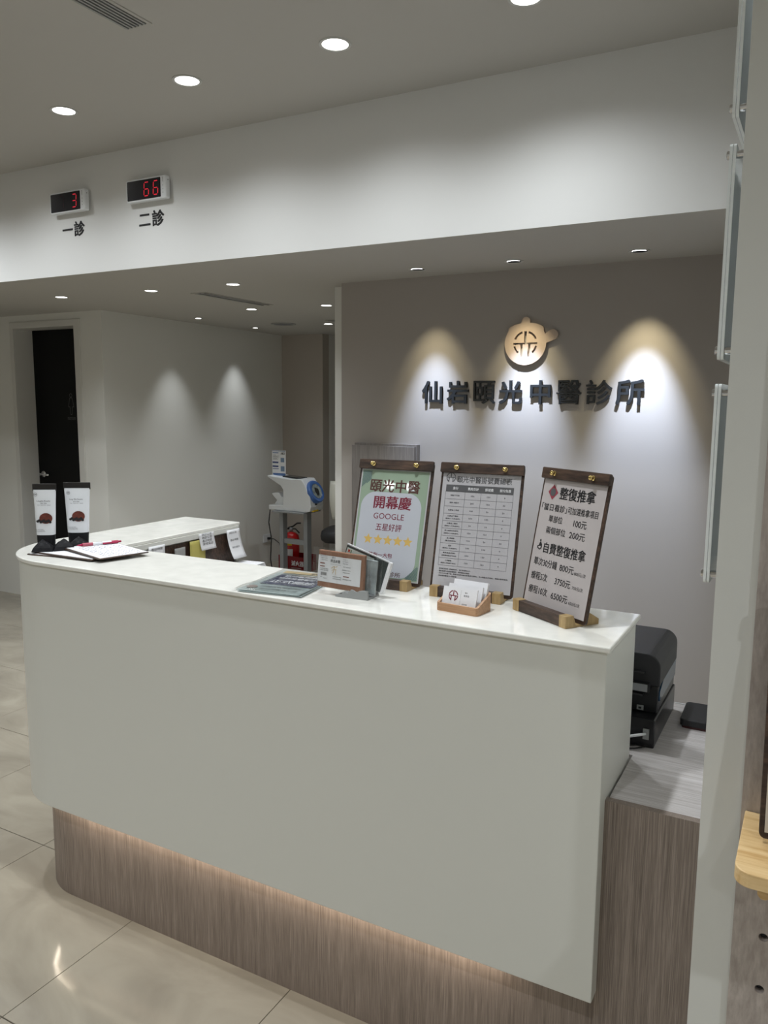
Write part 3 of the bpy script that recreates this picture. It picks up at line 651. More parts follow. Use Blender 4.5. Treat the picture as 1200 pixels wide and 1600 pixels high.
def bar(name, m_, a, b, r): mb = MB(); mb.x = Matrix.Rotation(PI/2, 4, 'Y'); mb.use(m_).lathe([(r*.95, a), (r, a+.001), (r, b-.001), (r*.95, b)], 16); return obj(name, mb, pn, smooth=True)
bar('grip', M_PINKG, .018, .050, .0058); bar('barrel', M_WHITEP, .050, .110, .0056); bar('cap', M_PINK, .110, .132, .0052); bar('clicker', M_PINK, .132, .142, .0032)
mb = MB().use(M_PINK).box((.080, -.009, -.003), (.130, -.0054, .002)); obj('pocket_clip', mb, pn, bev=.001)
mb = MB().use(M_INKG); text(mb, '頤光中醫', .060, .080, -.002, .004, .0059, .01, mode='xy'); obj('barrel_print', mb, pn)

# -- pouches
def pouch(label, x, y, rz, side=False):
    t = thing('foil_pouch', label, 'pouch', (x, y, ZT+.0085), rz, 'white and black stand-up pouches')
    W, Hh = (.040 if side else .0345), .206
    def sec(z):
        k = z/Hh; w_ = W*(.76+.27*k); d = .020*(1-k)**.75+.0014
        return w_, d
    def body(z0, z1, grow, n=6):
        S = []
        for i in range(n+1):
            z = z0+(z1-z0)*i/n; w_, d = sec(z); w_ += grow; d += grow
            ring_ = []
            for j in range(20):
                a = 2*PI*j/20; c_, s_ = math.cos(a), math.sin(a)
                ring_.append((w_*math.copysign(abs(c_)**.55, c_), d*math.copysign(abs(s_)**1.1, s_)+.006*(z/Hh), z))
            S.append(ring_)
        return S
    mb = MB().use(M_POUCHB).loft(body(0, .192, 0, 10)); obj('pouch_base', mb, t, smooth=True)
    mb = MB().use(M_POUCHW).loft(body(.047, .190, .0006, 8), cap=False); obj('white_sleeve', mb, t, smooth=True)
    mb = MB().use(mat('pouch_top_seal', (.016, .014, .013, 1), .45)); mb.box((-W*1.07, .004, .186), (W*1.07, .0072, .209)); obj('top_seal', mb, t, bev=.0008)
    def fy(z): return -(sec(z)[1]+.0006)+.006*(z/Hh)-.0012
    mb = MB().use(M_MUSH)
    def dome(cx, cz, a, b, n=18): mb.f([mb.v((cx+a*math.cos(q), fy(cz+b*math.sin(q)), cz+b*math.sin(q))) for q in [2*PI*i/n for i in range(n)]])
    dome(.006, .100, .0205, .017)
    mb.use(M_INK)
    for i in range(9): mb.x = Matrix(); cx = -.019+.0048*i; cz = .091+.003*math.sin(i*2.1); mb.f([mb.v((cx+.0045*math.cos(q), fy(cz)-.0006, cz+.0042*math.sin(q))) for q in [2*PI*k/10 for k in range(10)]])
    obj('mushroom_picture', mb, t)
    mb = MB().use(M_INKG)
    mb.x = Matrix.Translation((0, fy(.14), 0)) @ Matrix()
    text(mb, 'Lingzhi Reishi' if not side else 'Ling Zhi Reishi', -.021, .020, .1545, .0055, 0, .015); text(mb, '靈芝 茶飲', -.010, .009, .1475, .0042, 0); text(mb, 'TEA  HEALTHY  SERIES', -.020, .021, .142, .0026, 0)
    obj('label_print', mb, t); mb = MB().use(M_INKG); mb.x = Matrix.Translation((0, fy(.175), 0))
    o_ = arc(-.026, .1755, .0058, 0, 2*PI, 16)
    for a, b in zip(o_, o_[1:]): 
        ai = (-.026+(a[0]+.026)*.85, .1755+(a[1]-.1755)*.85); bi = (-.026+(b[0]+.026)*.85, .1755+(b[1]-.1755)*.85); mb.flat([a, b, bi, ai])
    mb.rect(-.0295, .1745, -.0225, .1768); obj('round_mark', mb, t); mb = MB().use(M_INKG)
    mb.x = Matrix.Translation((0, fy(.062), 0))
    for i in range(3): text(mb, ('單次沖泡即可飲用', '保存於陰涼乾燥處', '有效期限標於袋底')[i], -.026, (-.002, .002, .004)[i], .0655-.0035*i, .0022, 0)
    obj('label_print', mb, t); return t
pouch('left white and black foil pouch with mushroom picture', -2.155, 1.686, math.radians(33))
pouch('right white and black foil pouch with mushroom picture', -2.107, 1.772, math.radians(33), True)
for i, (x, y, z, a, lb) in enumerate(((-2.132, 1.655, .0085, .75, 'crinkled black foil sachet at foot of left pouch'), (-2.094, 1.702, .0085, 1.0, 'crinkled black foil sachet lying between the two pouches'), (-2.084, 1.752, .0085, .7, 'crinkled black foil sachet at foot of right pouch'), (-2.055, 1.80, .012, 1.1, 'flat black foil sachet right of right pouch, behind the pen'))):
    def sf(u, v): 
        e = min(u, 1-u, v, 1-v)*2
        return (-.032+.064*u, -.022+.044*v, .001+(.035 if i < 3 else .008)*e**.6+.0025*math.sin(u*17+i)*math.sin(v*15+2*i)*e)
    mb = MB().use(M_POUCHB).grid(sf, 14, 12); o_ = obj('foil_sachet', mb, None, smooth=False, loc=(x, y, ZT+z), rot=(0, 0, a), solid=.001)
    tag(o_, lb, 'sachet', 'black foil sachets by the pouches')

# ------------------------------------------------------------------ notes and papers on the return
def note(label, m_, y0, y1, z0, z1, cat='note', bulge=.0, name='paper_note', lines=0, x=XI+.006):
    def fn(u, v):
        k = (1-v); return (x+bulge*k*k+.0015*math.sin(u*3), y0+(y1-y0)*u+.006*k*(1 if bulge else 0), z0+(z1-z0)*v)
    t = tag(obj(name, MB().use(m_).grid(fn, 5, 8), None, smooth=True), label, cat)
    md = t.modifiers.new('s', 'SOLIDIFY'); md.thickness = .0006
    if lines:
        mb = MB().use(M_INKG); mb.x = Matrix.Rotation(PI/2, 4, 'Z') @ Matrix.Identity(4)
        for i in range(lines):
            v = .85-.75*i/lines; a = fn(.15, v); s_ = random.choice(('掛號電話', '看診時間', '預約備註', '休診公告'))
            V, F, a0, b0, c0, d0 = glyphs(s_); w_ = (y1-y0)*random.uniform(.45, .7); sc = w_/(b0-a0); vv = []
            for p in V:
                uu = .15+(p[0]-a0)*sc/(y1-y0); zz = a[2]+(p[1]-c0)*sc*.8; q = fn(uu, v); vv.append(bmv(mb, (q[0]+.0012, q[1], zz)))
            for f in F: mb.f([vv[k] for k in f])
        obj('handwriting', mb, t)
    return t
def bmv(mb, p): return mb.bm.verts.new(Vector(p))
note('white handwritten note partly hidden behind the counter, leftmost under return ledge', M_PAPER, 2.0, 2.078, .98, 1.096, lines=3)
note('white note hanging from the return ledge over the yellow one', M_PAPER, 2.252, 2.335, 1.043, 1.106, bulge=.008, lines=4, x=XI+.010)
note('yellow paper note on dark inner panel under the ledge', M_YPAP, 2.207, 2.290, .96, 1.084)
note('long curled white note at far end of return ledge', M_PAPER, 2.414, 2.492, .985, 1.098, bulge=.03, lines=3, x=XI+.008)
note('small grey printed card on dark inner panel', mat('card_grey', (.35, .35, .34, 1), .5), 2.127, 2.182, .99, 1.070, name='grey_card', cat='card')
t = tag(obj('black_frame', MB().use(M_BLACK).box((XI-.006, 1.93, .98), (XI+.0, 1.992, 1.085))), 'small black panel at left end under return ledge', 'panel')
ls_ = thing('paper_stack', 'small stack of papers and grey tray at far end below notes', 'papers', (-1.965, 2.44, .775), .1)
mb = MB().use(M_GREYR); mb.box((-.04, -.06, 0), (.05, .07, .17)); obj('tray', mb, ls_, bev=.004)
for i in range(3): obj('paper_sheet', MB().use(M_PAPER).box((-.045-.004*i, -.065+.006*i, .172+.007*i), (.055, .075-.004*i, .177+.007*i)), ls_)

# ------------------------------------------------------------------ printer and dock on the desk
pr = thing('printer', 'black inkjet printer on desk behind right end of counter', 'printer', (-.515, 2.065, .775))
Wp = .21
mb = MB().use(M_BLACKM)
def psec(x0, x1, z0, z1, r): return arc(x1-r, z1-r, r, 0, PI/2, 8)+arc(x0+r, z1-r, r, PI/2, PI, 8)+[(x0, z0), (x1, z0)]
mb.prism(psec(-Wp, Wp, .142, .222, .034), -.105, .150, 'y'); obj('top_cover', mb, pr, bev=.003)
mb = MB().use(M_BLACK).box((-Wp+.002, -.098, .072), (Wp-.004, .150, .1415)); obj('middle_body', mb, pr, bev=.002)
mb = MB().use(M_BLUESM).prism([(-.085, .10), (.148, .10), (.148, .152), (-.02, .152), (-.085, .125)], Wp-.004, Wp-.001, 'x'); obj('ink_window', mb, pr)
mb = MB().use(M_BLACK).box((-Wp, -.145, 0), (Wp, .150, .0715)); obj('base_tray', mb, pr, bev=.003)
mb = MB().use(M_BLACKM).box((-Wp+.02, -.112, .172), (Wp-.035, -.104, .178)); mb.box((Wp-.075, -.120, .128), (Wp-.022, -.098, .150)); mb.box((-Wp+.03, -.125, .120), (Wp-.035, -.098, .125)); obj('rear_feed', mb, pr, bev=.001)
mb = MB().use(M_STEEL).box((Wp-.070, -.1215, .131), (Wp-.026, -.120, .149)); mb.box((Wp-.075, -.1015, .160), (Wp-.045, -.099, .166)); obj('rear_latch', mb, pr)
mb = MB().use(M_GREYR).box((Wp-.052, -.1012, .076), (Wp-.036, -.099, .088)); mb.use(M_BLACK).box((Wp-.048, -.1016, .079), (Wp-.041, -.1012, .084)); obj('rear_port', mb, pr)
mb = MB().use(M_GREYR).box((Wp-.026, -.149, .022), (Wp-.012, -.145, .048)); obj('cable_port', mb, pr)
pts = [(Wp-.020, -.149, .036), (Wp-.030, -.160, .036), (Wp-.060, -.168, .028), (Wp-.10, -.172, .02), (Wp-.16, -.17, .01)]
mb = MB().use(M_WHITEP).tube(pts, .0035, 8); obj('white_cable', mb, pr, smooth=True)
mb = MB().use(M_COIL).tube([(Wp-.02, -.150, .004), (Wp-.04, -.172, .004), (Wp-.075, -.19, .004), (Wp-.14, -.185, .004)], .002, 6); mb.tube([(Wp-.04, -.147, .004), (Wp-.06, -.162, .004), (Wp-.10, -.168, .004)], .002, 6); obj('black_cable', mb, pr, smooth=True)
dc = thing('card_reader', 'flat black square device on desk by the partition', 'card reader', (-.2, 2.155, .775), .02)
mb = MB().use(M_BLACKM).prism(rrect(-.073, -.065, .073, .075, .012), .006, .024); obj('case', mb, dc, bev=.003)
mb = MB().use(mat('dark_red_trim', (.05, .01, .01, 1), .3)).prism(rrect(-.069, -.061, .069, .071, .012), 0, .0065); obj('base', mb, dc)
mb = MB().use(M_COIL).tube([(-.01, .07, .012), (0, .09, .02), (.015, .10, .01)], .003, 6); obj('cable', mb, dc, smooth=True)

# ------------------------------------------------------------------ sign wall
chars = '仙岩頤光中醫診所'
xs_ = [(-1.883, -1.763), (-1.739, -1.615), (-1.591, -1.467), (-1.451, -1.327), (-1.296+.008, -1.181), (-1.156, -1.031), (-1.012, -.884), (-.87, -.738)]
ordn = ['leftmost, before the peak-shaped one', 'second from the left', 'third from the left, very dense strokes', 'fourth, with two legs, under teapot emblem', 'fifth, a box crossed by one upright', 'sixth, densest, right of the crossed box', 'seventh, second from the right', 'rightmost of the row']
for i, ch in enumerate(chars):
    x0, x1 = xs_[i][0]*1.0045, xs_[i][1]*1.0045
    t = thing('sign_character', 'raised charcoal wall sign character, '+ordn[i], 'sign letter', ((x0+x1)/2, YS, 1.6565), 0, 'raised charcoal characters of the clinic name')
    V, F, a, b, c_, d_ = glyphs(ch, 0, .0, 3); hw_ = (x1-x0)/2-.0035
    mb = MB().use(M_LETTER); sx = 2*hw_/(b-a); sz = .115/(d_-c_)
    V2 = [((p[0]-(a+b)/2)*sx, (p[1]-(c_+d_)/2)*sz) for p in V]
    bw = .0012 if ch in '醫頤診' else .0022
    for q_, (ox, oz) in enumerate([(-bw, -bw*.8), (bw, -bw*.8), (-bw, bw*.8), (bw, bw*.8), (0, 0)]):
        fr = [mb.v((p[0]+ox, -.013-q_*2e-5, p[1]+oz)) for p in V2]
        for f in F: mb.f([fr[k] for k in f])
    mb.bm.edges.ensure_lookup_table()
    be = [e for e in mb.bm.edges if len(e.link_faces) == 1]
    r_ = bmesh.ops.extrude_edge_only(mb.bm, edges=be)
    for v_ in [g for g in r_['geom'] if isinstance(g, bmesh.types.BMVert)]: v_.co.y = -.003
    obj('character_face', mb, t)
    mb = MB().use(M_STEEL)
    # stand-off pins that hold the character off the wall, behind solid strokes
    fs = sorted(F, key=lambda f: -abs(sum(V2[k][0] for k in f)/len(f)))
    for sgn in (-1, 1):
        cand = [f for f in F if sum(V2[k][0] for k in f)/len(f)*sgn > .02] or list(F)
        def area(f):
            P_ = [V2[k] for k in f]; return abs(sum(P_[i_][0]*P_[(i_+1) % len(P_)][1]-P_[(i_+1) % len(P_)][0]*P_[i_][1] for i_ in range(len(P_))))
        f = max(cand, key=area); cx = sum(V2[k][0] for k in f)/len(f); cz = sum(V2[k][1] for k in f)/len(f)
        mb.x = Matrix.Translation((cx, 0, cz)) @ rx(PI/2); mb.lathe([(.0016, 0), (.0016, .0125)], 8)
    obj('mounting_pins', mb, t)
# teapot emblem
t = thing('teapot_emblem', 'champagne gold round teapot emblem with cut-out mark above characters', 'emblem', (-1.323, YS, 1.8945))
cu = bpy.data.curves.new('emblem', 'CURVE'); cu.dimensions = '2D'; cu.fill_mode = 'BOTH'; cu.extrude = .006
def spline(pts):
    s_ = cu.splines.new('POLY'); s_.points.add(len(pts)-1)
    for p, q in zip(s_.points, pts): p.co = (q[0], q[1], 0, 1)
    s_.use_cyclic_u = True
D = math.radians; R0 = .1065
out = arc(0, .002, R0, D(148), D(360+8), 60)                 # round belly, from upper left round the bottom to the right
hx, hz = .1370, .0390                                       # handle end
out += [(.1068, .0010)] + arc(hx, hz, .0262, D(-62), D(116), 12) + [(.0985, .0445)]
out += [(.0925, .060), (.092, .072), (.086, .082)] + [(.06, .0935), (.0235, .1)] + [(.0215, .1)] + arc(0, .108, .0215, D(-5), D(185), 12) + [(-.0235, .098), (-.055, .093), (-.080, .083), (-.088, .076), (-.0885, .063)]
spline(out)
def slot(a0, a1, ro=.0620, ri=.0520): spline((arc(0, 0, ro, a0, a1, 10)+arc(0, 0, ri, a1, a0, 10)))
slot(D(22), D(74)); slot(D(106), D(158)); slot(D(193), D(230)); slot(D(310), D(347))
spline([(-.0615, -.004), (-.0615, .0045), (-.0062, .0045), (-.0062, .0600), (.0062, .0600), (.0062, .0045), (.0615, .0045), (.0615, -.004), (.0275, -.004), (.0255, -.065), (.012, -.062), (.0135, -.004), (-.0135, -.004), (-.012, -.062), (-.0255, -.065), (-.0275, -.004)])
o_ = bpy.data.objects.new('tmp', cu); C.objects.link(o_); dg = bpy.context.evaluated_depsgraph_get(); dg.update()
me = bpy.data.meshes.new_from_object(o_.evaluated_get(dg)); bpy.data.objects.remove(o_)
me.materials.clear(); me.materials.append(M_GOLD)
for p in me.polygons: p.material_index = 0
pl = bpy.data.objects.new('emblem_plate', me); C.objects.link(pl); pl.parent = t; pl.location = (0, -.012, 0); pl.rotation_euler = (PI/2, 0, 0)
mb = MB().use(M_STEEL)
for a, b in ((-.07, .04), (.075, .02), (0, -.085)): mb.x = Matrix.Translation((a, 0, b)) @ rx(PI/2); mb.lathe([(.004, 0), (.004, .008)], 10)
obj('mounting_pins', mb, t)
# wood access panel
t = thing('access_panel', 'shallow grey wood box panel on sign wall behind green poster', 'panel', (-2.103, YS, 0))
mb = MB().use(wood('grey_ash_panel', sr(104, 99, 95), sr(142, 136, 132), (700, 700, 9), .5, c3=sr(124, 118, 114), big=.8)).box((-.195, -.058, .62), (.195, -.040, 1.366)); obj('panel_front', mb, t, bev=.001)
mb = MB().use(MT['grey_ash_panel']).box((-.188, -.040, .62), (.200, 0, 1.378)); obj('panel_box', mb, t, bev=.001)

# ------------------------------------------------------------------ number displays on the bulkhead
def display(label, x, z, digits, wall_txt, tlabel):
    t = thing('number_display', label, 'display', (x, YB, z), 0, 'red number displays on the bulkhead')
    mb = MB().use(M_WHITEP); mb.prism(rrect(-.123, -.053, .137, .053, .010), -.040, -.012, 'y'); obj('case', mb, t, bev=.004)
    mb = MB().use(M_TRIMW).box((-.122, -.012, -.048), (.125, 0, .040)); obj('mounting_box', mb, t)
    mb = MB().use(M_DISP); mb.prism(rrect(-.115, -.045, .103, .045, .004), -.0412, -.0400, 'y'); obj('display_window', mb, t)
    mb = MB().use(M_INKG); mb.rect(.1165, .022, .1185, .044, -.0403)
    for k in range(3): mb.flat(arc(.1175, .006-.016*k, .002, 0, 2*PI, 8)[:-1], -.0403)
    mb.use(M_BLACK); mb.box((.1368, -.028, .030), (.1376, -.024, .034)); obj('side_controls', mb, t)
    SEG = {'0': 'abcdef', '3': 'abgcd', '6': 'acdefg', '7': 'abc', ' ': ''}
    for ch, cx, m_, sx, nm in digits:
        mb = MB().use(m_); w_, h_, s_ = .0155*sx, .031, .0044; sh = .06
        P = {'a': ((-w_, h_), (w_, h_)), 'd': ((-w_, -h_), (w_, -h_)), 'g': ((-w_, 0), (w_, 0)), 'b': ((w_, h_), (w_, 0)), 'c': ((w_, 0), (w_, -h_)), 'f': ((-w_, h_), (-w_, 0)), 'e': ((-w_, 0), (-w_, -h_))}
        for k in SEG[ch]:
            a, b = Vector(P[k][0]), Vector(P[k][1]); d_ = (b-a).normalized(); a = a+d_*.0028; b = b-d_*.0028; n_ = Vector((-d_.y, d_.x))*s_/2
            pts = [a, a+d_*.0026+n_, b-d_*.0026+n_, b, b-d_*.0026-n_, a+d_*.0026-n_]
            mb.flat([(cx+p.x+p.y*sh, p.y) for p in pts], -.0416)
        obj(nm, mb, t)
    tt = tag(obj('wall_lettering', text(MB().use(M_INK), wall_txt, -.081, .081, 0, .072, -.001, .03, .0006, res=2, sp=1.2), None, loc=(x+.0, YB, z-.128)), tlabel, 'lettering')
    return t
display('white-cased number display showing red 3, left on bulkhead', -3.498, 2.612, (('7', -.035, M_SEGOFF, 1, 'digit_unlit'), ('3', .060, M_SEGON, .95, 'digit')), '一診', 'black wall characters under the left display')
display('white-cased number display showing red 66, right on bulkhead', -2.948, 2.610, (('6', .012, M_SEGON, .95, 'digit'), ('6', .072, M_SEGON, .95, 'digit')), '二診', 'black wall characters under the right display')

# ------------------------------------------------------------------ acrylic holders on the partition's edge side
def acrylic(label, z0, z1, n=4):
    t = thing('acrylic_holder', label, 'sign holder', (XE, YP+.015, z0), 0, 'clear acrylic holders on the partition side'); h = z1-z0; D_ = .22
    for k, (a, b) in enumerate(((-.0142, -.0104), (-.0190, -.0152))):
        mb = MB().use(M_ACR); mb.prism(rrect(0, 0, D_, h, .006), a, b, 'x')
        mb.use(M_ACRE)
        for f_ in mb.bm.faces:
            if len(f_.verts) == 4: f_.material_index = 1
        obj('acrylic_sheet', mb, t)
    
    for y in (.010, D_-.010):
        for z in (.013, h-.013):
            mb = MB().use(M_CHROME); mb.x = Matrix.Translation((0, y, z)) @ Matrix.Rotation(-PI/2, 4, 'Y')
            mb.lathe([(.0055, 0), (.0055, .0120)], 16); mb.lathe([(.0022, .012), (.0022, .0192)], 12); mb.lathe([(.0058, .0192), (.0058, .0225), (.0052, .0232)], 16); obj('standoff', mb, t)
    return t
acrylic('clear acrylic holder on partition side, topmost, cut by the frame', 1.990, 2.285)
acrylic('clear acrylic holder on partition side, middle, beside the bulkhead edge', 1.664, 1.955)
acrylic('clear acrylic holder on partition side, lowest, beside the sign wall', 1.340, 1.630)

# ------------------------------------------------------------------ pegboard, shelf
pb = thing('pegboard', 'grey-brown pegboard panel with round holes on partition front', 'pegboard', (-.064, YP, 0))
mb = MB().use(M_PEGB); P_ = .083; x0, z0 = .040-P_/2, .829-P_/2-P_*4; NX, NZ, hr = 8, 18, .0066; yf, yb = -.013, -.0015
def hole_cell(cx, cz):
    sq = []
    for i in range(16):
        a = 2*PI*i/16+PI/16*0; c_, s_ = math.cos(a), math.sin(a); m_ = max(abs(c_), abs(s_)); sq.append((cx+P_/2*c_/m_, cz+P_/2*s_/m_))
    ci = [(cx+hr*math.cos(2*PI*i/16), cz+hr*math.sin(2*PI*i/16)) for i in range(16)]
    A = [mb.v((p[0], yf, p[1])) for p in sq]; B = [mb.v((p[0], yf, p[1])) for p in ci]; D_ = [mb.v((p[0], yb, p[1])) for p in ci]
    for i in range(16):
        j = (i+1) % 16; mb.f([A[i], A[j], B[j], B[i]]); mb.f([B[i], B[j], D_[j], D_[i]])
for i in range(NX):
    for j in range(NZ): hole_cell(x0+P_*(i+.5), z0+P_*(j+.5))
zt2 = z0+NZ*P_; xt2 = x0+NX*P_
def quad(*p): mb.f([mb.v(q) for q in p])
quad((0, yf, z0), (x0, yf, z0), (x0, yf, zt2), (0, yf, zt2)) if x0 > 0 else None
quad((min(0, x0), yf, .1), (xt2, yf, .1), (xt2, yf, z0), (min(0, x0), yf, z0)); quad((min(0, x0), yf, zt2), (xt2, yf, zt2), (xt2, yf, 2.3), (min(0, x0), yf, 2.3))
xl = min(0, x0)
quad((xl, yf, .1), (xl, 0, .1), (xl, 0, 2.3), (xl, yf, 2.3)); quad((xl, yf, 2.3), (xt2, yf, 2.3), (xt2, 0, 2.3), (xl, 0, 2.3)); quad((xt2, yf, .1), (xt2, 0, .1), (xt2, 0, 2.3), (xt2, yf, 2.3)); quad((xl, yf, .1), (xt2, yf, .1), (xt2, 0, .1), (xl, 0, .1))
mb.keep = False; obj('pegboard_panel', mb, pb)
mb = MB().use(M_VOID).box((xl+.001, -.0014, .11), (xt2-.001, -.0006, 2.29)); obj('pegboard_backing', mb, pb)
sh = thing('pine_shelf', 'rounded pine board shelf on dowel pegs at right edge', 'shelf', (-.060, YP-.0135, 1.0185))
mb = MB().use(M_PINE).prism([(0, 0)]+arc(.022, -.150, .022, PI, PI*1.5, 8)+arc(.478, -.150, .022, -PI/2, 0, 8)+[(.5, 0)], -.020, 0); obj('shelf_board', mb, sh, bev=.0015)
for px in (.036, .036+.083*5):
    mb = MB().use(M_PINE); mb.x = Matrix.Translation((px, .0, -.0285)) @ rx(PI/2); mb.lathe([(.0062, -.010), (.0080, 0.0005), (.0080, .160), (.0072, .1615)] if False else [(.0063, -.010), (.0063, .1), (.0078, .101), (.0078, .160), (.0070, .1615)], 16); obj('dowel_peg', mb, sh, smooth=False)
t, tilt = stand('walnut clipboard stand on the pine shelf, mostly cut by right edge', .072, YP-.085, .12, .16, mat('cream_sheet', (.62, .55, .46, 1), .3), group='walnut clipboard stand on the shelf', z0=1.0185)

# ------------------------------------------------------------------ blood-pressure monitor on its stand
BX, BY = -4.16, 5.92
bs = thing('monitor_stand', 'grey metal four-legged stand under the blood pressure monitor', 'stand', (BX, BY, 0))
mb = MB().use(M_STEEL)
for x in (-.128, .138):
    obj('leg', MB().use(M_STEEL).box((x-.021, -.05, .02), (x+.021, .02, .612)), bs, bev=.004)
    obj('foot', MB().use(M_STEEL).box((x-.021, -.14, 0), (x+.021, .14, .02)), bs, bev=.003)
obj('top_plate', MB().use(M_STEEL).box((-.16, -.14, .612), (.18, .14, .626)), bs, bev=.002)
obj('cross_rail', MB().use(M_STEEL).box((-.107, -.035, .315), (.117, -.005, .360)), bs, bev=.002)
bp_ = thing('blood_pressure_monitor', 'white arm-in blood pressure monitor with blue cuff ring in far corner', 'medical monitor', (BX, BY, .627))
S = 1.0
prof_ = [(-.225, 0), (-.215, -.0), (.175, 0), (.225, .01), (.235, .05), (.225, .14), (.175, .245), (.14, .293), (.09, .295), (.03, .29), (-.03, .295), (-.235, .315), (-.24, .300), (-.17, .265), (-.09, .225), (-.065, .19), (-.065, .085), (-.07, .052), (-.225, .045)]
mb = MB().use(M_WHITEP).prism(prof_, -.105, .105, 'y'); obj('housing', mb, bp_, bev=.014, seg=4)
mb = MB().use(M_WHITEP).prism([(-.20, .045), (-.17, .085), (-.225, .135), (-.225, .15), (-.15, .155), (-.12, .12), (-.07, .10), (-.07, .045)], -.055, .055, 'y'); obj('elbow_rest', mb, bp_, bev=.01, seg=3)
T = Matrix.Translation((.213, 0, .178)) @ Matrix.Rotation(math.radians(66), 4, 'Y')
mb = MB().use(M_BLUE); mb.x = T; mb.lathe([(.062, -.02), (.105, -.02), (.105, .012), (.098, .022), (.072, .022), (.062, .01)], 36); obj('cuff_ring', mb, bp_, smooth=False)
mb = MB().use(M_SLEEVE); mb.x = T; mb.lathe([(.068, .0221), (.045, .018), (.02, .022), (.001, .016)], 24, cap=False); obj('cuff_sleeve', mb, bp_, smooth=True)
mb = MB().use(M_BLACK); mb.x = T; mb.prism([(-.035, -.02), (-.02, .03), (.03, .022), (.04, -.012), (0, -.03)], .0225, .0235); obj('cuff_opening', mb, bp_)
mb = MB().use(M_SCREEN); mb.x = Matrix.Translation((-.0, 0, .295)) @ Matrix.Rotation(math.radians(3), 4, 'Y'); mb.box((-.10, -.06, .0), (.095, .05, .012)); obj('screen', mb, bp_, bev=.002)
mb = MB().use(M_BLACK).prism(rrect(-.014, .075, .014, .087, .004), .232, .2355, 'x') if False else MB().use(M_BLACK).box((.226, -.03, .062), (.237, .0, .078)); obj('button', mb, bp_, bev=.002)
mb = MB().use(M_YEL).box((.205, -.06, .004), (.2335, .02, .018)); obj('yellow_sticker', mb, bp_)
lf = thing('instruction_card', 'upright blue and white instruction leaflet on monitor top', 'leaflet', (BX-.16, BY-.03, .93), 0)
mb = MB().use(M_PAPER).box((-.075, 0, 0), (.075, .003, .235)); obj('card', mb, lf)
mb = MB().use(mat('leaflet_blue', sr(86, 116, 164), .4)); y = -.0006
mb.rect(-.072, .226, .072, .231, y); mb.rect(-.066, .004, .072, .028, y); mb.rect(-.068, .208, -.004, .216, y)
mb.use(mat('leaflet_navy', sr(54, 72, 128), .4)); mb.rect(-.070, .118, -.005, .132, y); mb.rect(-.070, .082, -.005, .096, y); mb.rect(-.070, .064, -.002, .069, y)
mb.use(mat('leaflet_grey', sr(120, 140, 165), .4)); mb.rect(.02, .128, .06, .168, y); mb.rect(.02, .045, .062, .092, y)
mb.use(M_INK); text(mb, 'A&D', .022, .066, .208, .02, y, .03)
for i in range(6): mb.use(M_INKG).rect(-.066, .150+.008*i, (-.01, -.02, .0, -.012, .004, -.03)[i], .1525+.008*i, y)
obj('leaflet_print', mb, lf)
pc = tag(obj('power_cord', MB().use(M_COIL).tube([(-4.40, 5.86, .64), (-4.42, 5.86, .5), (-4.40, 5.87, .35), (-4.42, 5.88, .15), (-4.41, 5.9, .02), (-4.5, 5.95, .01), (-4.56, 5.86, .03), (-4.46, 5.80, .02), (-4.35, 5.85, .02), (-4.30, 5.98, .04), (-4.42, 6.05, .01), (-4.6, 6.0, .01)], .005, 6), smooth=True), 'black power cord looping down left of the monitor stand', 'cord')
ot = thing('wall_outlet', 'white wall socket with black plug left of monitor stand', 'outlet', (-4.768, 6.29, .26), -.052+PI/2)
mb = MB().use(M_WHITEP).box((-.06, -.009, -.04), (.06, 0, .04)); obj('face_plate', mb, ot, bev=.002)
mb = MB().use(M_BLACK).box((-.01, -.035, -.014), (.016, -.009, .01)); obj('plug', mb, ot, bev=.003)
mb = MB().use(M_COIL).tube([(.0, -.035, -.002), (.0, -.09, .0), (-.02, -.17, -.03), (-.05, -.22, -.09)], .004, 6); obj('plug_cord', mb, ot, smooth=True)
# fire extinguisher in its box
fb = thing('extinguisher_box', 'dark red fire extinguisher box on floor behind the stand', 'box', (-4.34, 6.2, 0))
mb = MB().use(M_REDBOX); mb.box((-.15, -.10, 0), (.15, -.095, .15)); mb.box((-.15, .095, 0), (.15, .10, .15)); mb.box((-.15, -.095, 0), (-.145, .095, .15)); mb.box((.145, -.095, 0), (.15, .095, .15)); mb.box((-.145, -.095, 0), (.145, .095, .01)); obj('box_shell', mb, fb)
mb = MB().use(M_PAPER); text(mb, '滅火器', .0, .14, .085, .05, -.1006, .02); mb.rect(.0, .040, .11, .043, -.1006); obj('box_lettering', mb, fb)
fe = thing('fire_extinguisher', 'red fire extinguisher with yellow label standing in red box', 'fire extinguisher', (-4.41, 6.2, .0101))
mb = MB().use(M_RED).lathe([(.072, 0), (.078, .01), (.078, .29), (.070, .325), (.045, .348), (.018, .357)], 28); obj('cylinder', mb, fe, smooth=True)
mb = MB().use(M_STEEL).lathe([(.018, .357), (.02, .385), (.014, .40)], 16); obj('valve', mb, fe, smooth=True)
mb = MB().use(M_BLACK).tube([(-.03, 0, .395), (.02, 0, .41), (.07, 0, .445), (.11, 0, .448)], .008, 6); mb.tube([(-.02, 0, .385), (.05, 0, .388), (.10, -.01, .355)], .007, 6); obj('handle', mb, fe, smooth=True)
mb = MB().use(M_BLACK).tube([(-.01, -.01, .388), (-.06, -.02, .385), (-.095, -.02, .33), (-.10, -.02, .15)], .010, 8); obj('hose', mb, fe, smooth=True)
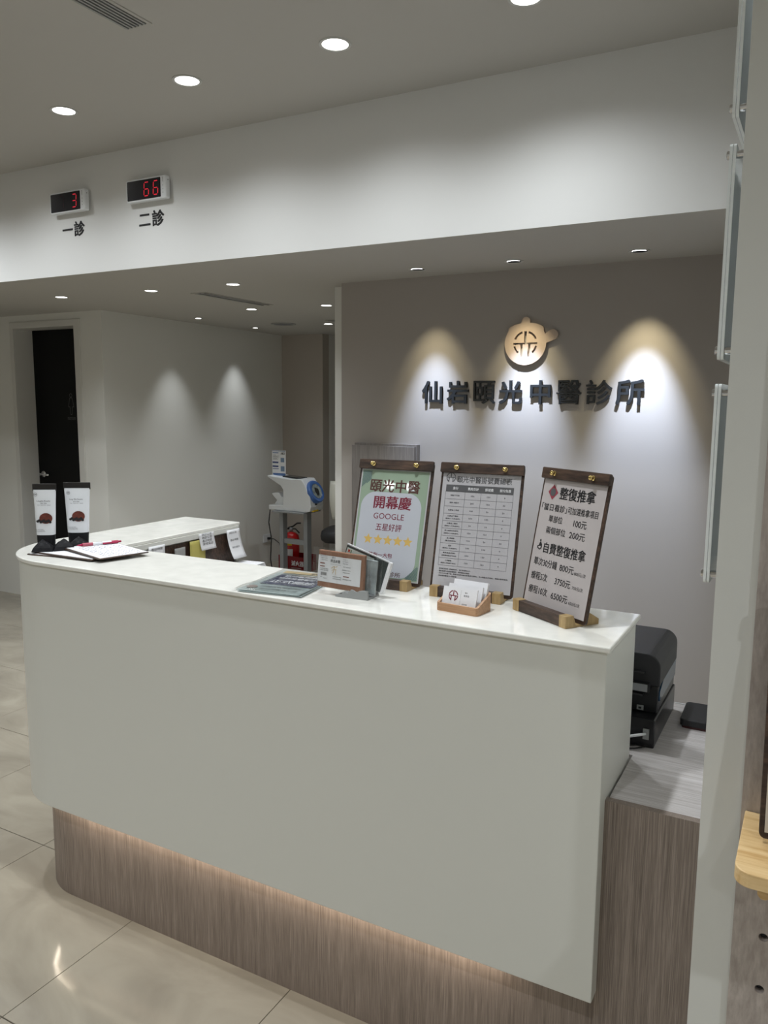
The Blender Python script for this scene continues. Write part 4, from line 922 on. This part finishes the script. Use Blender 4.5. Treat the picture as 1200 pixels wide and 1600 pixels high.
def wrap(z0, z1, a0, a1, m_, nm):
    mb = MB().use(m_).grid(lambda u, v: (.0788*math.cos(a0+(a1-a0)*u), .0788*math.sin(a0+(a1-a0)*u), z0+(z1-z0)*v), 12, 1); obj(nm, mb, fe)
wrap(.235, .285, -2.5, -.9, M_YEL, 'yellow_label'); wrap(.12, .20, -2.2, -.8, M_PAPER, 'white_label')

# ------------------------------------------------------------------ chair in the corridor
ch = thing('swivel_chair', 'cream-backed chair with black seat half hidden by sign wall', 'chair', (-3.58, 5.9, 0), .35)
mb = MB().use(M_BLACKM)
mb.loft([[(sx*(.24-.03*k_)*math.copysign(1, 1)*0+ (.235-e_)*math.copysign(abs(math.cos(a))**.5, math.cos(a)), (.22-e_)*math.copysign(abs(math.sin(a))**.5, math.sin(a)), z_) for a in [2*PI*i/28 for i in range(28)]] for (e_, z_, sx, k_) in ((.03, .40, 1, 0), (.006, .42, 1, 0), (0, .455, 1, 0), (.01, .495, 1, 0), (.05, .512, 1, 0))]); obj('seat', mb, ch, smooth=True)
def bk(u, v):
    k = 2*u-1; w_ = .19+.035*v+.01*math.sin(v*PI); return (w_*k, .20+.06*v-.05*(1-k*k)*-1*.6-.03*math.sin(v*PI), .55+.34*v)
mb = MB().use(M_CREAM).grid(bk, 12, 10); obj('backrest', mb, ch, smooth=True, solid=.022, bev=0)
mb = MB().use(M_BLACK).tube([(0, .12, .43), (0, .27, .45), (0, .27, .60)], .015, 8); obj('back_support', mb, ch, smooth=True)
mb = MB().use(M_CHROME).lathe([(.03, .09), (.03, .25), (.02, .25), (.02, .40)], 16); obj('gas_column', mb, ch, smooth=True)
for i in range(5):
    a = 2*PI*i/5; c_, s_ = math.cos(a), math.sin(a)
    lg_ = obj('leg', MB().use(M_BLACK).tube([(0, 0, .10), (.15*c_, .15*s_, .085), (.27*c_, .27*s_, .065)], [.022, .017, .013], 8), ch, smooth=True)
    mb = MB().use(M_BLACK); mb.x = Matrix.Translation((.27*c_, .27*s_, .026)) @ Matrix.Rotation(a, 4, 'Z') @ rx(PI/2); mb.lathe([(.026, -.02), (.026, .02)], 16); obj('caster', mb, lg_, bev=.003)
